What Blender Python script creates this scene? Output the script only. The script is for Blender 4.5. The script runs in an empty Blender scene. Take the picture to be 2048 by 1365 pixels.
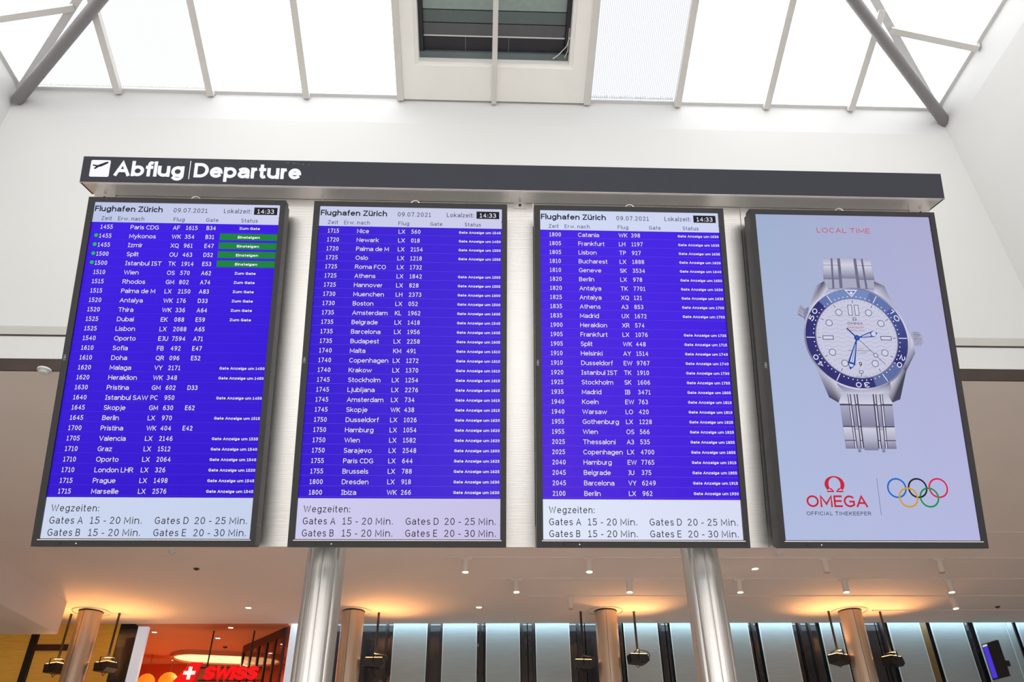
import bpy, math, random
from mathutils import Vector, Matrix
random.seed(7)
C = bpy.context.scene.collection
SC = bpy.context.scene
EZ = 1.6                                   # eye height above the hall floor
def V(*a): return Vector(a)
def srgb(r, g, b):
    f = lambda c: (c/255)/12.92 if c/255 <= .04045 else ((c/255+.055)/1.055)**2.4
    return (f(r), f(g), f(b))

# ------------------------------------------------------------------ camera
FPX = 1555.97
PITCH, YAW, ROLL = .585264, .0449574, -.0128245
cp, sp_, cy, sy = math.cos(PITCH), math.sin(PITCH), math.cos(YAW), math.sin(YAW)
FW = V(sy*cp, cy*cp, sp_)
r0 = V(cy, -sy, 0); u0 = r0.cross(FW)
RT = math.cos(ROLL)*r0 + math.sin(ROLL)*u0
UP = -math.sin(ROLL)*r0 + math.cos(ROLL)*u0
cam = bpy.data.cameras.new('camera'); camo = bpy.data.objects.new('camera', cam); C.objects.link(camo)
cam.sensor_width = 36; cam.lens = FPX/2048*36; cam.clip_end = 200
m = Matrix((RT, UP, -FW)).transposed().to_4x4(); m.translation = V(0, 0, EZ)
camo.matrix_world = m
SC.camera = camo

# ------------------------------------------------------------------ world, exposure, large lights
SC.view_settings.view_transform = 'Standard'; SC.view_settings.look = 'None'
SC.view_settings.gamma = 1; SC.view_settings.use_curve_mapping = False
SC.view_settings.exposure = 0
w = bpy.data.worlds.new('sky'); SC.world = w; w.use_nodes = True
bg = w.node_tree.nodes['Background']; bg.inputs[0].default_value = (1, .995, .985, 1); bg.inputs[1].default_value = 5.7
try:
    SC.cycles.max_bounces = 8; SC.cycles.diffuse_bounces = 4; SC.cycles.glossy_bounces = 4
    SC.cycles.transparent_max_bounces = 10; SC.cycles.sample_clamp_indirect = 6; SC.cycles.use_denoising = True
except Exception: pass
po = bpy.data.lights.new('skylight_portal', 'AREA'); po.shape = 'RECTANGLE'; po.size = 11.1; po.size_y = 11.1; po.cycles.is_portal = True
poo = bpy.data.objects.new('skylight_portal', po); C.objects.link(poo); poo.location = (.04, .69, 7.70+EZ)
pw = bpy.data.lights.new('added_window_portal', 'AREA'); pw.shape = 'RECTANGLE'; pw.size = 24; pw.size_y = 4.3; pw.cycles.is_portal = True
pwo = bpy.data.objects.new('added_window_portal', pw); C.objects.link(pwo); pwo.location = (0, -8.95, 2.75); pwo.rotation_euler = (math.radians(90), 0, 0)
def lamp(name, kind, loc, energy, color, size=.1, target=None, **k):
    l = bpy.data.lights.new(name, kind); l.energy = energy; l.color = color
    o = bpy.data.objects.new(name, l); C.objects.link(o); o.location = loc
    if kind == 'AREA':
        l.shape = 'RECTANGLE'; l.size = size; l.size_y = k.get('size_y', size)
    elif kind == 'SPOT':
        l.shadow_soft_size = size; l.spot_size = math.radians(k.get('angle', 60)); l.spot_blend = k.get('blend', .5)
    else: l.shadow_soft_size = size
    if target is not None:
        d = Vector(target)-Vector(loc); o.rotation_euler = d.to_track_quat('-Z', 'Y').to_euler()
    return o

# ------------------------------------------------------------------ helpers
def ray(px, py): return FW*FPX + RT*(px-1024) - UP*(py-682.5)
def on_z(px, py, z):  d = ray(px, py); p = d*(z/d.z); return V(p.x, p.y, p.z+EZ)
def on_y(px, py, y):  d = ray(px, py); p = d*(y/d.y); return V(p.x, p.y, p.z+EZ)

def mat(name, col, rough=.6, metal=0, emit=None, estr=1, noise=0, scale=20, stretch=(1, 1, 1), bump=0, spec=.5, rvar=0):
    m = bpy.data.materials.new(name); m.use_nodes = True; nt = m.node_tree; b = nt.nodes['Principled BSDF']
    b.inputs['Base Color'].default_value = (*col, 1); b.inputs['Roughness'].default_value = rough
    b.inputs['Metallic'].default_value = metal; b.inputs['Specular IOR Level'].default_value = spec
    if emit: b.inputs['Emission Color'].default_value = (*emit, 1); b.inputs['Emission Strength'].default_value = estr
    if noise or bump or rvar:
        tc = nt.nodes.new('ShaderNodeTexCoord'); mp = nt.nodes.new('ShaderNodeMapping'); mp.inputs['Scale'].default_value = stretch
        n = nt.nodes.new('ShaderNodeTexNoise'); n.inputs['Scale'].default_value = scale; n.inputs['Detail'].default_value = 5
        nt.links.new(tc.outputs['Object'], mp.inputs[0]); nt.links.new(mp.outputs[0], n.inputs[0])
        if noise:
            r = nt.nodes.new('ShaderNodeValToRGB'); r.color_ramp.elements[0].position = .3; r.color_ramp.elements[1].position = .7
            r.color_ramp.elements[0].color = (*[c*(1-noise) for c in col], 1); r.color_ramp.elements[1].color = (*[min(1, c*(1+noise)) for c in col], 1)
            nt.links.new(n.outputs[0], r.inputs[0]); nt.links.new(r.outputs[0], b.inputs['Base Color'])
        if rvar:
            mr = nt.nodes.new('ShaderNodeMapRange'); mr.inputs['To Min'].default_value = max(.02, rough-rvar); mr.inputs['To Max'].default_value = rough+rvar
            nt.links.new(n.outputs[0], mr.inputs[0]); nt.links.new(mr.outputs[0], b.inputs['Roughness'])
        if bump:
            bp = nt.nodes.new('ShaderNodeBump'); bp.inputs['Strength'].default_value = bump; bp.inputs['Distance'].default_value = .004
            nt.links.new(n.outputs[0], bp.inputs['Height']); nt.links.new(bp.outputs[0], b.inputs['Normal'])
    return m

WHITE = mat('painted_wall', srgb(213, 213, 211), .75, noise=.012, scale=.6, bump=.05)
WHITE2 = mat('painted_curb', srgb(212, 212, 212), .6, noise=.01, scale=.8)
GREYP = mat('grey_trim_paint', srgb(190, 188, 182), .6, noise=.02, scale=3)
CEIL = mat('ceiling_plaster', srgb(230, 222, 216), .85, noise=.02, scale=1.2, bump=.08)
DARKBR = mat('dark_brown_fascia', srgb(62, 48, 42), .5, noise=.15, scale=4)
BEIGE = mat('beige_paint', srgb(250, 248, 244), .6, noise=.02, scale=2)
ALU = mat('painted_aluminium', srgb(222, 220, 216), .4, metal=.2, noise=.02, scale=6)
TUBE = mat('grey_painted_steel', srgb(128, 125, 127), .5, noise=.05, scale=14, bump=.05)
BLACK = mat('black_plastic', srgb(32, 29, 32), .42, noise=.06, scale=60, bump=.03)
BLACKIN = mat('black_rubber_gap', srgb(10, 10, 14), .5)
LIP = mat('bezel_lip', srgb(70, 68, 74), .25, noise=.05, scale=30)
HEAD = mat('anthracite_sign_coat', srgb(36, 39, 54), .45, noise=.05, scale=25, bump=.03)
STEEL = mat('brushed_stainless', (.80, .785, .765), .34, metal=1, noise=.06, scale=6, stretch=(60, 60, .8), bump=.25, rvar=.08)
STEELP = mat('brushed_stainless_panel', (.79, .775, .76), .36, metal=.95, noise=.03, scale=5, stretch=(1.5, 60, 60), bump=.12, rvar=.05)
COLM = mat('warm_column_metal', (.66, .53, .41), .3, metal=.7, noise=.05, scale=5, stretch=(20, 20, .5), bump=.1, rvar=.06)
CHROME = mat('chrome', (.85, .85, .86), .12, metal=1, noise=.02, scale=10)
FLOOR = mat('stone_floor', srgb(212, 207, 200), .35, noise=.12, scale=1.5)
FROST = mat('frosted_glass_panel', (.33, .395, .41), .38, noise=.05, scale=3, stretch=(1, 1, 8), spec=.6)
FEDGE = mat('polished_glass_edge', (.75, .85, .88), .2, noise=.03, scale=8)
DGLASS = mat('dark_shop_glass', (.020, .020, .024), .09, noise=.3, scale=2, spec=.8)
MULL = mat('dark_mullion', (.012, .012, .016), .3, noise=.2, scale=10)
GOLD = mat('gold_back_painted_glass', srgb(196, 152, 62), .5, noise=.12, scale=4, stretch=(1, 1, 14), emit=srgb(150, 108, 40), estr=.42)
JAMB = mat('emissive_white_jamb', srgb(200, 206, 215), .4, noise=.02, scale=3, emit=srgb(200, 208, 220), estr=.55)  # white jamb material with an emission of its own
ORANGE = mat('orange_lounge_paint', srgb(196, 124, 88), .7, noise=.04, scale=1)
ORANGE2 = mat('deep_orange_lounge_wall', srgb(200, 66, 20), .7, noise=.06, scale=1)
TAN = mat('tan_board', srgb(176, 128, 84), .7, noise=.06, scale=4)
RED = mat('red_sign_acrylic', srgb(226, 6, 14), .3, noise=.02, scale=5, emit=srgb(226, 0, 12), estr=.75)
SIGNW = mat('white_sign_acrylic', srgb(240, 240, 240), .3, noise=.01, scale=5, emit=srgb(240, 235, 230), estr=.8)
LENS = mat('lit_lamp_lens', (1, .9, .8), .3, emit=(1, .88, .72), estr=6, noise=.02, scale=9)
LENSOFF = mat('unlit_lamp_lens', srgb(190, 160, 140), .3, noise=.02, scale=9)
HALO = mat('halo_lamp_diffuser', (1, .8, .45), .4, emit=(1, .74, .36), estr=1.35, noise=.03, scale=4)
FLENS = mat('floodlight_lens', (1, .6, .25), .3, emit=(1, .5, .18), estr=6, noise=.02, scale=9)
LAMPW = mat('track_lamp_white', srgb(228, 216, 208), .5, noise=.03, scale=9)
ORB = mat('orange_globe_glass', (.9, .25, .03), .4, emit=(1, .20, .01), estr=.95, noise=.05, scale=3)
VGLASS = mat('vent_dark_glass', srgb(70, 76, 80), .12, noise=.1, scale=3, spec=.6)
VSLAT = mat('vent_louvre', srgb(104, 116, 118), .35, noise=.06, scale=4)
VDARK = mat('vent_dark_slot', srgb(40, 40, 48), .4, noise=.1, scale=4)

# screens: colours of the shown picture come from a colour attribute, the panel emits them
def picmat():
    m = bpy.data.materials.new('lit_screen_picture'); m.use_nodes = True; nt = m.node_tree; b = nt.nodes['Principled BSDF']
    a = nt.nodes.new('ShaderNodeAttribute'); a.attribute_name = 'col'
    b.inputs['Base Color'].default_value = (.01, .01, .01, 1); b.inputs['Roughness'].default_value = .5; b.inputs['Specular IOR Level'].default_value = .05
    nt.links.new(a.outputs['Color'], b.inputs['Emission Color']); b.inputs['Emission Strength'].default_value = 1
    return m
PIC = picmat()
# ribbed skylight glass: see-through, with fine prismatic ribs
def ribmat(name, base, dark, ribs):
    m = bpy.data.materials.new(name); m.use_nodes = True; nt = m.node_tree; nt.nodes.remove(nt.nodes['Principled BSDF'])
    out = nt.nodes['Material Output']; tr = nt.nodes.new('ShaderNodeBsdfTransparent'); gl = nt.nodes.new('ShaderNodeBsdfGlossy'); gl.inputs['Roughness'].default_value = .3
    mx = nt.nodes.new('ShaderNodeMixShader'); mx.inputs[0].default_value = .04
    uv = nt.nodes.new('ShaderNodeUVMap'); uv.uv_map = 'uv'
    wv = nt.nodes.new('ShaderNodeTexWave'); wv.wave_type = 'BANDS'; wv.bands_direction = 'X'; wv.inputs['Scale'].default_value = ribs
    wv.inputs['Distortion'].default_value = .4; wv.inputs['Detail'].default_value = 1
    r = nt.nodes.new('ShaderNodeValToRGB'); r.color_ramp.elements[0].position = .02; r.color_ramp.elements[1].position = .35
    r.color_ramp.elements[0].color = (*dark, 1); r.color_ramp.elements[1].color = (*base, 1)
    nt.links.new(uv.outputs[0], wv.inputs[0]); nt.links.new(wv.outputs[0], r.inputs[0]); nt.links.new(r.outputs[0], tr.inputs[0])
    nt.links.new(tr.outputs[0], mx.inputs[1]); nt.links.new(gl.outputs[0], mx.inputs[2]); nt.links.new(mx.outputs[0], out.inputs[0])
    return m
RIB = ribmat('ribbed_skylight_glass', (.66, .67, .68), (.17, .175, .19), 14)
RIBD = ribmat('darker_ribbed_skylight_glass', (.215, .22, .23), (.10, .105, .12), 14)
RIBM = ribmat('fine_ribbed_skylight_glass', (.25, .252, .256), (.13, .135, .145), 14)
def added_glass():  # tint sets how much daylight the added rear windows let in
    m = bpy.data.materials.new('added_window_glass'); m.use_nodes = True; nt = m.node_tree; nt.nodes.remove(nt.nodes['Principled BSDF'])
    out = nt.nodes['Material Output']; tr = nt.nodes.new('ShaderNodeBsdfTransparent'); tr.inputs[0].default_value = (.62, .615, .61, 1)
    nt.links.new(tr.outputs[0], out.inputs[0]); return m
ADDED_GLASS = added_glass()
RIBEDGE = mat('dirt_in_glass_edge', srgb(150, 154, 166), .6, noise=.3, scale=60)
def tintmat():
    m = bpy.data.materials.new('tinted_lounge_glass'); m.use_nodes = True; nt = m.node_tree; nt.nodes.remove(nt.nodes['Principled BSDF'])
    out = nt.nodes['Material Output']; tr = nt.nodes.new('ShaderNodeBsdfTransparent'); tr.inputs[0].default_value = (.62, .58, .55, 1)
    gl = nt.nodes.new('ShaderNodeBsdfGlossy'); gl.inputs['Roughness'].default_value = .08; n = nt.nodes.new('ShaderNodeTexNoise'); n.inputs['Scale'].default_value = 2
    mr = nt.nodes.new('ShaderNodeMapRange'); mr.inputs['To Min'].default_value = .10; mr.inputs['To Max'].default_value = .2
    mx = nt.nodes.new('ShaderNodeMixShader'); nt.links.new(n.outputs[0], mr.inputs[0]); nt.links.new(mr.outputs[0], mx.inputs[0])
    nt.links.new(tr.outputs[0], mx.inputs[1]); nt.links.new(gl.outputs[0], mx.inputs[2]); nt.links.new(mx.outputs[0], out.inputs[0]); return m
TINT = tintmat()

class MB:
    def __init__(s): s.v = []; s.f = []; s.c = []; s.uv = None
    def quad(s, pts, col=None):
        i = len(s.v); s.v += [Vector(p) for p in pts]; s.f.append(tuple(range(i, i+len(pts))))
        if col is not None: s.c += [col]*len(pts) if not isinstance(col[0], (tuple, list)) else list(col)
    def box(s, a, b, ax=None):
        """box from corner a to corner b along axes ax (rows U,V,N) with origin at 0"""
        (x0, y0, z0), (x1, y1, z1) = a, b
        P = [(x0, y0, z0), (x1, y0, z0), (x1, y1, z0), (x0, y1, z0), (x0, y0, z1), (x1, y0, z1), (x1, y1, z1), (x0, y1, z1)]
        if ax: P = [ax(*p) for p in P]
        i = len(s.v); s.v += [Vector(p) for p in P]
        s.f += [tuple(i+k for k in q) for q in ((0, 3, 2, 1), (4, 5, 6, 7), (0, 1, 5, 4), (1, 2, 6, 5), (2, 3, 7, 6), (3, 0, 4, 7))]
    def beam(s, p, q, w, d, upv):
        p, q = Vector(p), Vector(q); t = (q-p).normalized(); a = t.cross(Vector(upv)).normalized(); b = a.cross(t).normalized()
        i = len(s.v)
        for e in (p, q):
            for (k, l) in ((-1, -1), (1, -1), (1, 1), (-1, 1)): s.v.append(e+a*w/2*k+b*d/2*l)
        s.f += [tuple(i+k for k in q_) for q_ in ((3, 2, 1, 0), (4, 5, 6, 7), (0, 1, 5, 4), (1, 2, 6, 5), (2, 3, 7, 6), (3, 0, 4, 7))]
    def tube(s, p, q, r, n=16, r2=None, cap=True):
        p, q = Vector(p), Vector(q); t = (q-p).normalized(); a = t.orthogonal().normalized(); b = t.cross(a); r2 = r if r2 is None else r2
        i = len(s.v)
        for e, rr in ((p, r), (q, r2)):
            for k in range(n): an = 2*math.pi*k/n; s.v.append(e+(a*math.cos(an)+b*math.sin(an))*rr)
        for k in range(n): k2 = (k+1) % n; s.f.append((i+k, i+k2, i+n+k2, i+n+k))
        if cap: s.f.append(tuple(i+n-1-k for k in range(n))); s.f.append(tuple(i+n+k for k in range(n)))
    def path(s, pts, r, n=8):
        for a, b in zip(pts, pts[1:]): s.tube(a, b, r, n)
    def torus(s, c, nrm, R, r, n=28, k=8):
        c = Vector(c); nrm = Vector(nrm).normalized(); a = nrm.orthogonal().normalized(); b = nrm.cross(a); i = len(s.v)
        for x in range(n):
            an = 2*math.pi*x/n; d = a*math.cos(an)+b*math.sin(an)
            for y in range(k): bn = 2*math.pi*y/k; s.v.append(c+d*(R+r*math.cos(bn))+nrm*r*math.sin(bn))
        for x in range(n):
            for y in range(k): s.f.append((i+x*k+y, i+((x+1) % n)*k+y, i+((x+1) % n)*k+(y+1) % k, i+x*k+(y+1) % k))
    def prism(s, pts, vec):
        vec = Vector(vec); n = len(pts); i = len(s.v); s.v += [Vector(p) for p in pts]+[Vector(p)+vec for p in pts]
        s.f.append(tuple(i+k for k in range(n))); s.f.append(tuple(i+2*n-1-k for k in range(n)))
        for k in range(n): k2 = (k+1) % n; s.f.append((i+k, i+n+k, i+n+k2, i+k2))
    def build(s, name, material, parent=None, smooth=False, **tags):
        off = world_loc(parent) if parent else V(0, 0, 0)
        me = bpy.data.meshes.new(name); me.from_pydata([tuple(v-off) for v in s.v], [], s.f); me.materials.append(material)
        if s.c:
            at = me.color_attributes.new('col', 'FLOAT_COLOR', 'CORNER'); k = 0; flat = []
            for f in s.f:
                for vi in f: flat += [*s.c[vi], 1]
            at.data.foreach_set('color', flat)
        if s.uv:
            ul = me.uv_layers.new(name='uv'); flat = []
            for f in s.f:
                for vi in f: flat += list(s.uv[vi])
            ul.data.foreach_set('uv', flat)
        if smooth:
            me.polygons.foreach_set('use_smooth', [True]*len(me.polygons))
            try: me.set_sharp_from_angle(angle=math.radians(35))
            except Exception: pass
        o = bpy.data.objects.new(name, me); C.objects.link(o)
        if parent: o.parent = parent
        tag(o, **tags); return o
def world_loc(o):
    l = Vector(o.location)
    while o.parent: o = o.parent; l = l+Vector(o.location)
    return l
def tag(o, label=None, cat=None, group=None, kind=None):
    for k, v in (('label', label), ('category', cat), ('group', group), ('kind', kind)):
        if v: o[k] = v
    return o
def thing(name, loc, label, cat, group=None):
    o = bpy.data.objects.new(name, None); C.objects.link(o); o.location = loc; o.empty_display_size = .1
    return tag(o, label, cat, group)
def copy_tree(o, parent=None):
    kids = [c for c in bpy.data.objects if c.parent == o]
    c = o.copy(); C.objects.link(c)
    if parent: c.parent = parent
    for k in kids: copy_tree(k, c)
    return c

# ------------------------------------------------------------------ stroke lettering
def arc(cx, cy, rx, ry, a0, a1, n=9):
    return [(cx+rx*math.cos(math.radians(a0+(a1-a0)*i/n)), cy+ry*math.sin(math.radians(a0+(a1-a0)*i/n))) for i in range(n+1)]
def ell(cx, cy, rx, ry): return arc(cx, cy, rx, ry, 90, 450, 20)
X = .75
xo = (.5, X/2, .5, X/2)
G = {  # char: (width, strokes)   capitals and digits stand 1 high, lower case X high
 '0': (.56, [ell(.5, .5, .5, .5)]), '1': (.44, [[(.05, .83), (.5, 1), (.5, 0)], [(0, 0), (1, 0)]]),
 '2': (.54, [arc(.46, .72, .46, .28, 160, -25)+[(0, 0), (1, 0)]]),
 '3': (.54, [arc(.42, .76, .48, .24, 140, -90), arc(.42, .26, .58, .26, 90, -145)]),
 '4': (.6, [[(.74, 0), (.74, 1), (0, .3), (1, .3)]]),
 '5': (.54, [[(.9, 1), (.1, 1), (.08, .56)]+arc(.4, .31, .6, .31, 115, -145)]),
 '6': (.56, [ell(.5, .31, .5, .31), arc(.86, .36, .86, .64, 92, 180)]),
 '7': (.54, [[(0, 1), (1, 1), (.33, 0)]]), '8': (.56, [ell(.5, .75, .45, .25), ell(.5, .25, .5, .25)]),
 '9': (.56, [ell(.5, .69, .5, .31), arc(.14, .64, .86, .64, -88, 0)]),
 'A': (.74, [[(0, 0), (.5, 1), (1, 0)], [(.2, .33), (.8, .33)]]),
 'B': (.6, [[(0, .53), (.58, .53)]+arc(.6, .77, .34, .23, -90, 90)+[(0, 1), (0, 0), (.55, 0)]+arc(.58, .265, .42, .265, -90, 90)]),
 'C': (.68, [arc(.55, .5, .55, .5, 48, 312, 16)]), 'D': (.7, [[(0, 0), (0, 1), (.4, 1)]+arc(.42, .5, .58, .5, 90, -90, 12)+[(0, 0)]]),
 'E': (.56, [[(1, 1), (0, 1), (0, 0), (1, 0)], [(0, .52), (.92, .52)]]), 'F': (.54, [[(1, 1), (0, 1), (0, 0)], [(0, .5), (.9, .5)]]),
 'G': (.72, [arc(.55, .5, .55, .5, 50, 295, 16)+[(1, .14), (1, .47), (.6, .47)]]), 'H': (.68, [[(0, 0), (0, 1)], [(1, 0), (1, 1)], [(0, .52), (1, .52)]]),
 'I': (.34, [[(0, 1), (1, 1)], [(.5, 1), (.5, 0)], [(0, 0), (1, 0)]]), '¡': (.12, [[(.5, 0), (.5, 1)]]), '¹': (.34, [[(.0, .80), (.9, 1), (.9, 0)]]),
 'J': (.38, [[(.25, 1), (1, 1), (1, .3)]+arc(.4, .28, .6, .28, 0, -110)]), 'K': (.64, [[(0, 0), (0, 1)], [(1, 1), (.05, .42)], [(.3, .58), (1, 0)]]),
 'L': (.52, [[(0, 1), (0, 0), (1, 0)]]), 'M': (.8, [[(0, 0), (0, 1), (.5, .22), (1, 1), (1, 0)]]), 'N': (.68, [[(0, 0), (0, 1), (1, 0), (1, 1)]]),
 'O': (.8, [ell(.5, .5, .5, .5)]), 'P': (.58, [[(0, 0), (0, 1), (.5, 1)]+arc(.55, .73, .45, .27, 90, -90)+[(0, .46)]]),
 'Q': (.8, [ell(.5, .5, .5, .5), [(.55, .18), (1, -.16)]]), 'R': (.66, [[(0, 0), (0, 1), (.5, 1)]+arc(.5, .75, .42, .25, 90, -90)+[(0, .5)], [(.5, .5), (1, 0)]]),
 'S': (.6, [arc(.5, .745, .46, .255, 35, 262)+arc(.5, .25, .5, .25, 85, -148)]), 'T': (.68, [[(0, 1), (1, 1)], [(.5, 1), (.5, 0)]]),
 'U': (.68, [[(0, 1), (0, .35)]+arc(.5, .33, .5, .33, 180, 360, 12)+[(1, 1)]]), 'V': (.72, [[(0, 1), (.5, 0), (1, 1)]]),
 'W': (1.06, [[(0, 1), (.25, 0), (.5, .95), (.75, 0), (1, 1)]]), 'X': (.7, [[(0, 0), (1, 1)], [(0, 1), (1, 0)]]),
 'Y': (.68, [[(0, 1), (.5, .47), (1, 1)], [(.5, .47), (.5, 0)]]), 'Z': (.62, [[(0, 1), (1, 1), (0, 0), (1, 0)]]),
 'a': (.5, [arc(.5, .53, .5, .22, 140, 0)+[(1, 0)], [(1, .44), (.42, .43)]+arc(.42, .215, .42, .215, 90, 280)+[(1, .17)]]),
 'b': (.54, [[(0, 0), (0, 1.05)], ell(*xo)]), 'c': (.47, [arc(.56, X/2, .56, X/2, 48, 312, 12)]), 'd': (.54, [[(1, 0), (1, 1.05)], ell(*xo)]),
 'e': (.54, [[(.02, .4), (1, .4)]+arc(.5, X/2, .5, X/2, 8, 312, 14)]), 'f': (.36, [[(0, .73), (.95, .73)], [(.38, 0), (.38, .8)]+arc(.82, .8, .44, .25, 180, 75)]),
 'g': (.54, [ell(*xo), [(1, X), (1, 0)]+arc(.5, 0, .5, .25, 0, -140)]), 'h': (.52, [[(0, 0), (0, 1.05)], arc(.5, .45, .5, .3, 180, 0)+[(1, 0)]]),
 'i': (.1, [[(.5, 0), (.5, X)], [(.5, .97), (.5, 1.0)]]), 'j': (.22, [[(1, X), (1, -.05)]+arc(.35, -.05, .65, .2, 0, -100), [(1, .97), (1, 1.0)]]),
 'k': (.5, [[(0, 0), (0, 1.05)], [(.95, X), (.05, .33)], [(.3, .46), (1, 0)]]), 'l': (.1, [[(.5, 0), (.5, 1.05)]]),
 'm': (.86, [[(0, 0), (0, X)], arc(.25, .48, .25, .27, 180, 0)+[(.5, 0)], arc(.75, .48, .25, .27, 180, 0)+[(1, 0)]]),
 'n': (.52, [[(0, 0), (0, X)], arc(.5, .45, .5, .3, 180, 0)+[(1, 0)]]), 'o': (.54, [ell(*xo)]), 'p': (.54, [[(0, -.27), (0, X)], ell(*xo)]),
 'q': (.54, [[(1, -.27), (1, X)], ell(*xo)]), 'r': (.32, [[(0, 0), (0, X)], arc(.85, .35, .85, .38, 180, 95)]),
 's': (.44, [arc(.5, .56, .46, .19, 35, 262, 8)+arc(.5, .19, .5, .19, 85, -148, 8)]), 't': (.34, [[(0, .73), (1, .73)], [(.35, .98), (.35, .2)]+arc(.8, .2, .45, .2, 180, 290)]),
 'u': (.52, [[(0, X), (0, .3)]+arc(.5, .3, .5, .3, 180, 360)+[(1, .3)], [(1, 0), (1, X)]]), 'v': (.52, [[(0, X), (.5, 0), (1, X)]]),
 'w': (.8, [[(0, X), (.25, 0), (.5, .7), (.75, 0), (1, X)]]), 'x': (.5, [[(0, 0), (1, X)], [(0, X), (1, 0)]]),
 'y': (.52, [[(0, X), (.52, 0)], [(1, X), (.5, -.05), (.35, -.25), (.1, -.25)]]), 'z': (.46, [[(0, X), (1, X), (0, 0), (1, 0)]]),
 ':': (.12, [[(.5, .03), (.5, .08)], [(.5, .62), (.5, .67)]]), '.': (.12, [[(.5, .03), (.5, .08)]]), '-': (.32, [[(0, .38), (1, .38)]]),
 '|': (.02, [[(.5, -.15), (.5, 1.1)]]), '/': (.4, [[(0, 0), (1, 1)]]),
 'Ω': (.86, [[(0, 0), (.34, 0), (.34, .06)]+arc(.5, .56, .44, .44, 245, -65, 18)+[(.66, .06), (.66, 0), (1, 0)]]),
}
G['ü'] = (.52, G['u'][1]+[[(.15, .97), (.15, 1.0)], [(.85, .97), (.85, 1.0)]])
WIDE = set('abcdeghkmnopqsuvwxyzü')
LOW = set('abcdefghijklmnopqrstuvwxyzü:.-|')
def strip(pts, t, cap=True):
    """thick polyline -> list of quads (2-D)"""
    P = [pts[0]]
    for p in pts[1:]:
        if math.hypot(p[0]-P[-1][0], p[1]-P[-1][1]) > 1e-6: P.append(p)
    n = len(P)
    if n < 2: return []
    closed = math.hypot(P[0][0]-P[-1][0], P[0][1]-P[-1][1]) < 1e-6
    D = []
    for a, b in zip(P, P[1:]): l = math.hypot(b[0]-a[0], b[1]-a[1]); D.append(((b[0]-a[0])/l, (b[1]-a[1])/l))
    if cap and not closed:
        P[0] = (P[0][0]-D[0][0]*t/2, P[0][1]-D[0][1]*t/2); P[-1] = (P[-1][0]+D[-1][0]*t/2, P[-1][1]+D[-1][1]*t/2)
    L = []; R = []
    for i in range(n):
        if i == 0: d0 = D[-1] if closed else D[0]; d1 = D[0]
        elif i == n-1: d0 = D[-1]; d1 = D[0] if closed else D[-1]
        else: d0, d1 = D[i-1], D[i]
        nx, ny = -(d0[1]+d1[1]), d0[0]+d1[0]; l = math.hypot(nx, ny)
        if l < 1e-6: nx, ny, k = -d1[1], d1[0], 1
        else:
            nx /= l; ny /= l; c = nx*-d1[1]+ny*d1[0]; k = min(1/max(c, .1), 1.9)
        L.append((P[i][0]+nx*k*t/2, P[i][1]+ny*k*t/2)); R.append((P[i][0]-nx*k*t/2, P[i][1]-ny*k*t/2))
    return [(R[i], R[i+1], L[i+1], L[i]) for i in range(n-1)]
def text(s, x, y, cap, th=.125, fit=None, align='l', sb=.1, wf=1.0, slant=0):
    """lettering with its baseline at y (up positive); th stroke and sb side bearing in capital heights; returns quads"""
    GW = lambda ch: G[ch][0]*(1.13 if ch in WIDE else 1)
    def width(f): return sum((.3 if ch == ' ' else GW(ch)+2*sb)*f for ch in s)*cap
    f = wf if fit is None else wf*fit/max(1e-6, width(wf)-2*sb*wf*cap)
    tot = width(f)-2*sb*f*cap
    cx = x-sb*f*cap - (tot if align == 'r' else tot/2 if align == 'c' else 0)
    out = []; t = th*cap
    for ch in s:
        if ch == ' ': cx += .3*f*cap; continue
        st = G[ch][1]; w = GW(ch)*f*cap; x0 = cx+sb*f*cap
        low = ch in LOW
        def mp(p):
            px = x0+(w/2 if w < t else t/2+p[0]*(w-t))
            v = p[1]*cap; h = t/2
            if not low: vy = h+p[1]*(cap-t)
            elif v <= 0: vy = v+h
            elif v <= X*cap: vy = h+v*(X*cap-t)/(X*cap)
            else: vy = v-h
            return (px+slant*vy, y+vy)
        for q in st: out += strip([mp(p) for p in q], t)
        cx += w+2*sb*f*cap
    return out

# ------------------------------------------------------------------ hall shell
CH = 4.03                                  # ceiling above the eye
SKB, SKZ = 6.324, 7.74                     # skylight base line: distance, height above the eye
WX0, WX1, WK, FL = -5.585, 5.665, 7.29, .12
def E3(x, y, z): return V(x, y, z+EZ)
def struct(name, mb, m, parent=None, **k): return mb.build(name, m, parent, kind='structure', **k)
bx0, bx1, by1, by0 = WX0-FL*(WK-CH), WX1+FL*(WK-CH), SKB+FL*(WK-CH), -4.94-FL*(WK-CH)
mb = MB(); mb.box((-14, -9, -.1), (14, 24.2, 0)); struct('floor', mb, FLOOR)
mb = MB()
cz = CH+EZ
mb.box((-14, by1+.012, cz), (14, 16.67, cz+.25)); mb.box((-14, -9, cz), (14, by0, cz+.25))
mb.box((-14, by0, cz), (bx0, by1+.012, cz+.25)); mb.box((bx1, by0, cz), (14, by1+.012, cz+.25))
ceiling = struct('ceiling', mb, CEIL)
mb = MB(); mb.box((-14, 16.67, cz+.16), (14, 17.3, cz+.25)); struct('trim_1', mb, DARKBR)
for nm, a, b in (('wall_left', (-14.1, -9, 0), (-14, 17.2, cz+.25)), ('wall_right', (14, -9, 0), (14.1, 17.2, cz+.25))):
    mb = MB(); mb.box(a, b); struct(nm, mb, WHITE)
mb = MB(); mb.box((-14.1, -9.1, 0), (14.1, -9, .6)); mb.box((-14.1, -9.1, 4.9), (14.1, -9, cz+.25)); mb.box((-14.1, -9.1, .6), (-12, -9, 4.9)); mb.box((12, -9.1, .6), (14.1, -9, 4.9)); struct('wall_rear', mb, WHITE)
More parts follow.
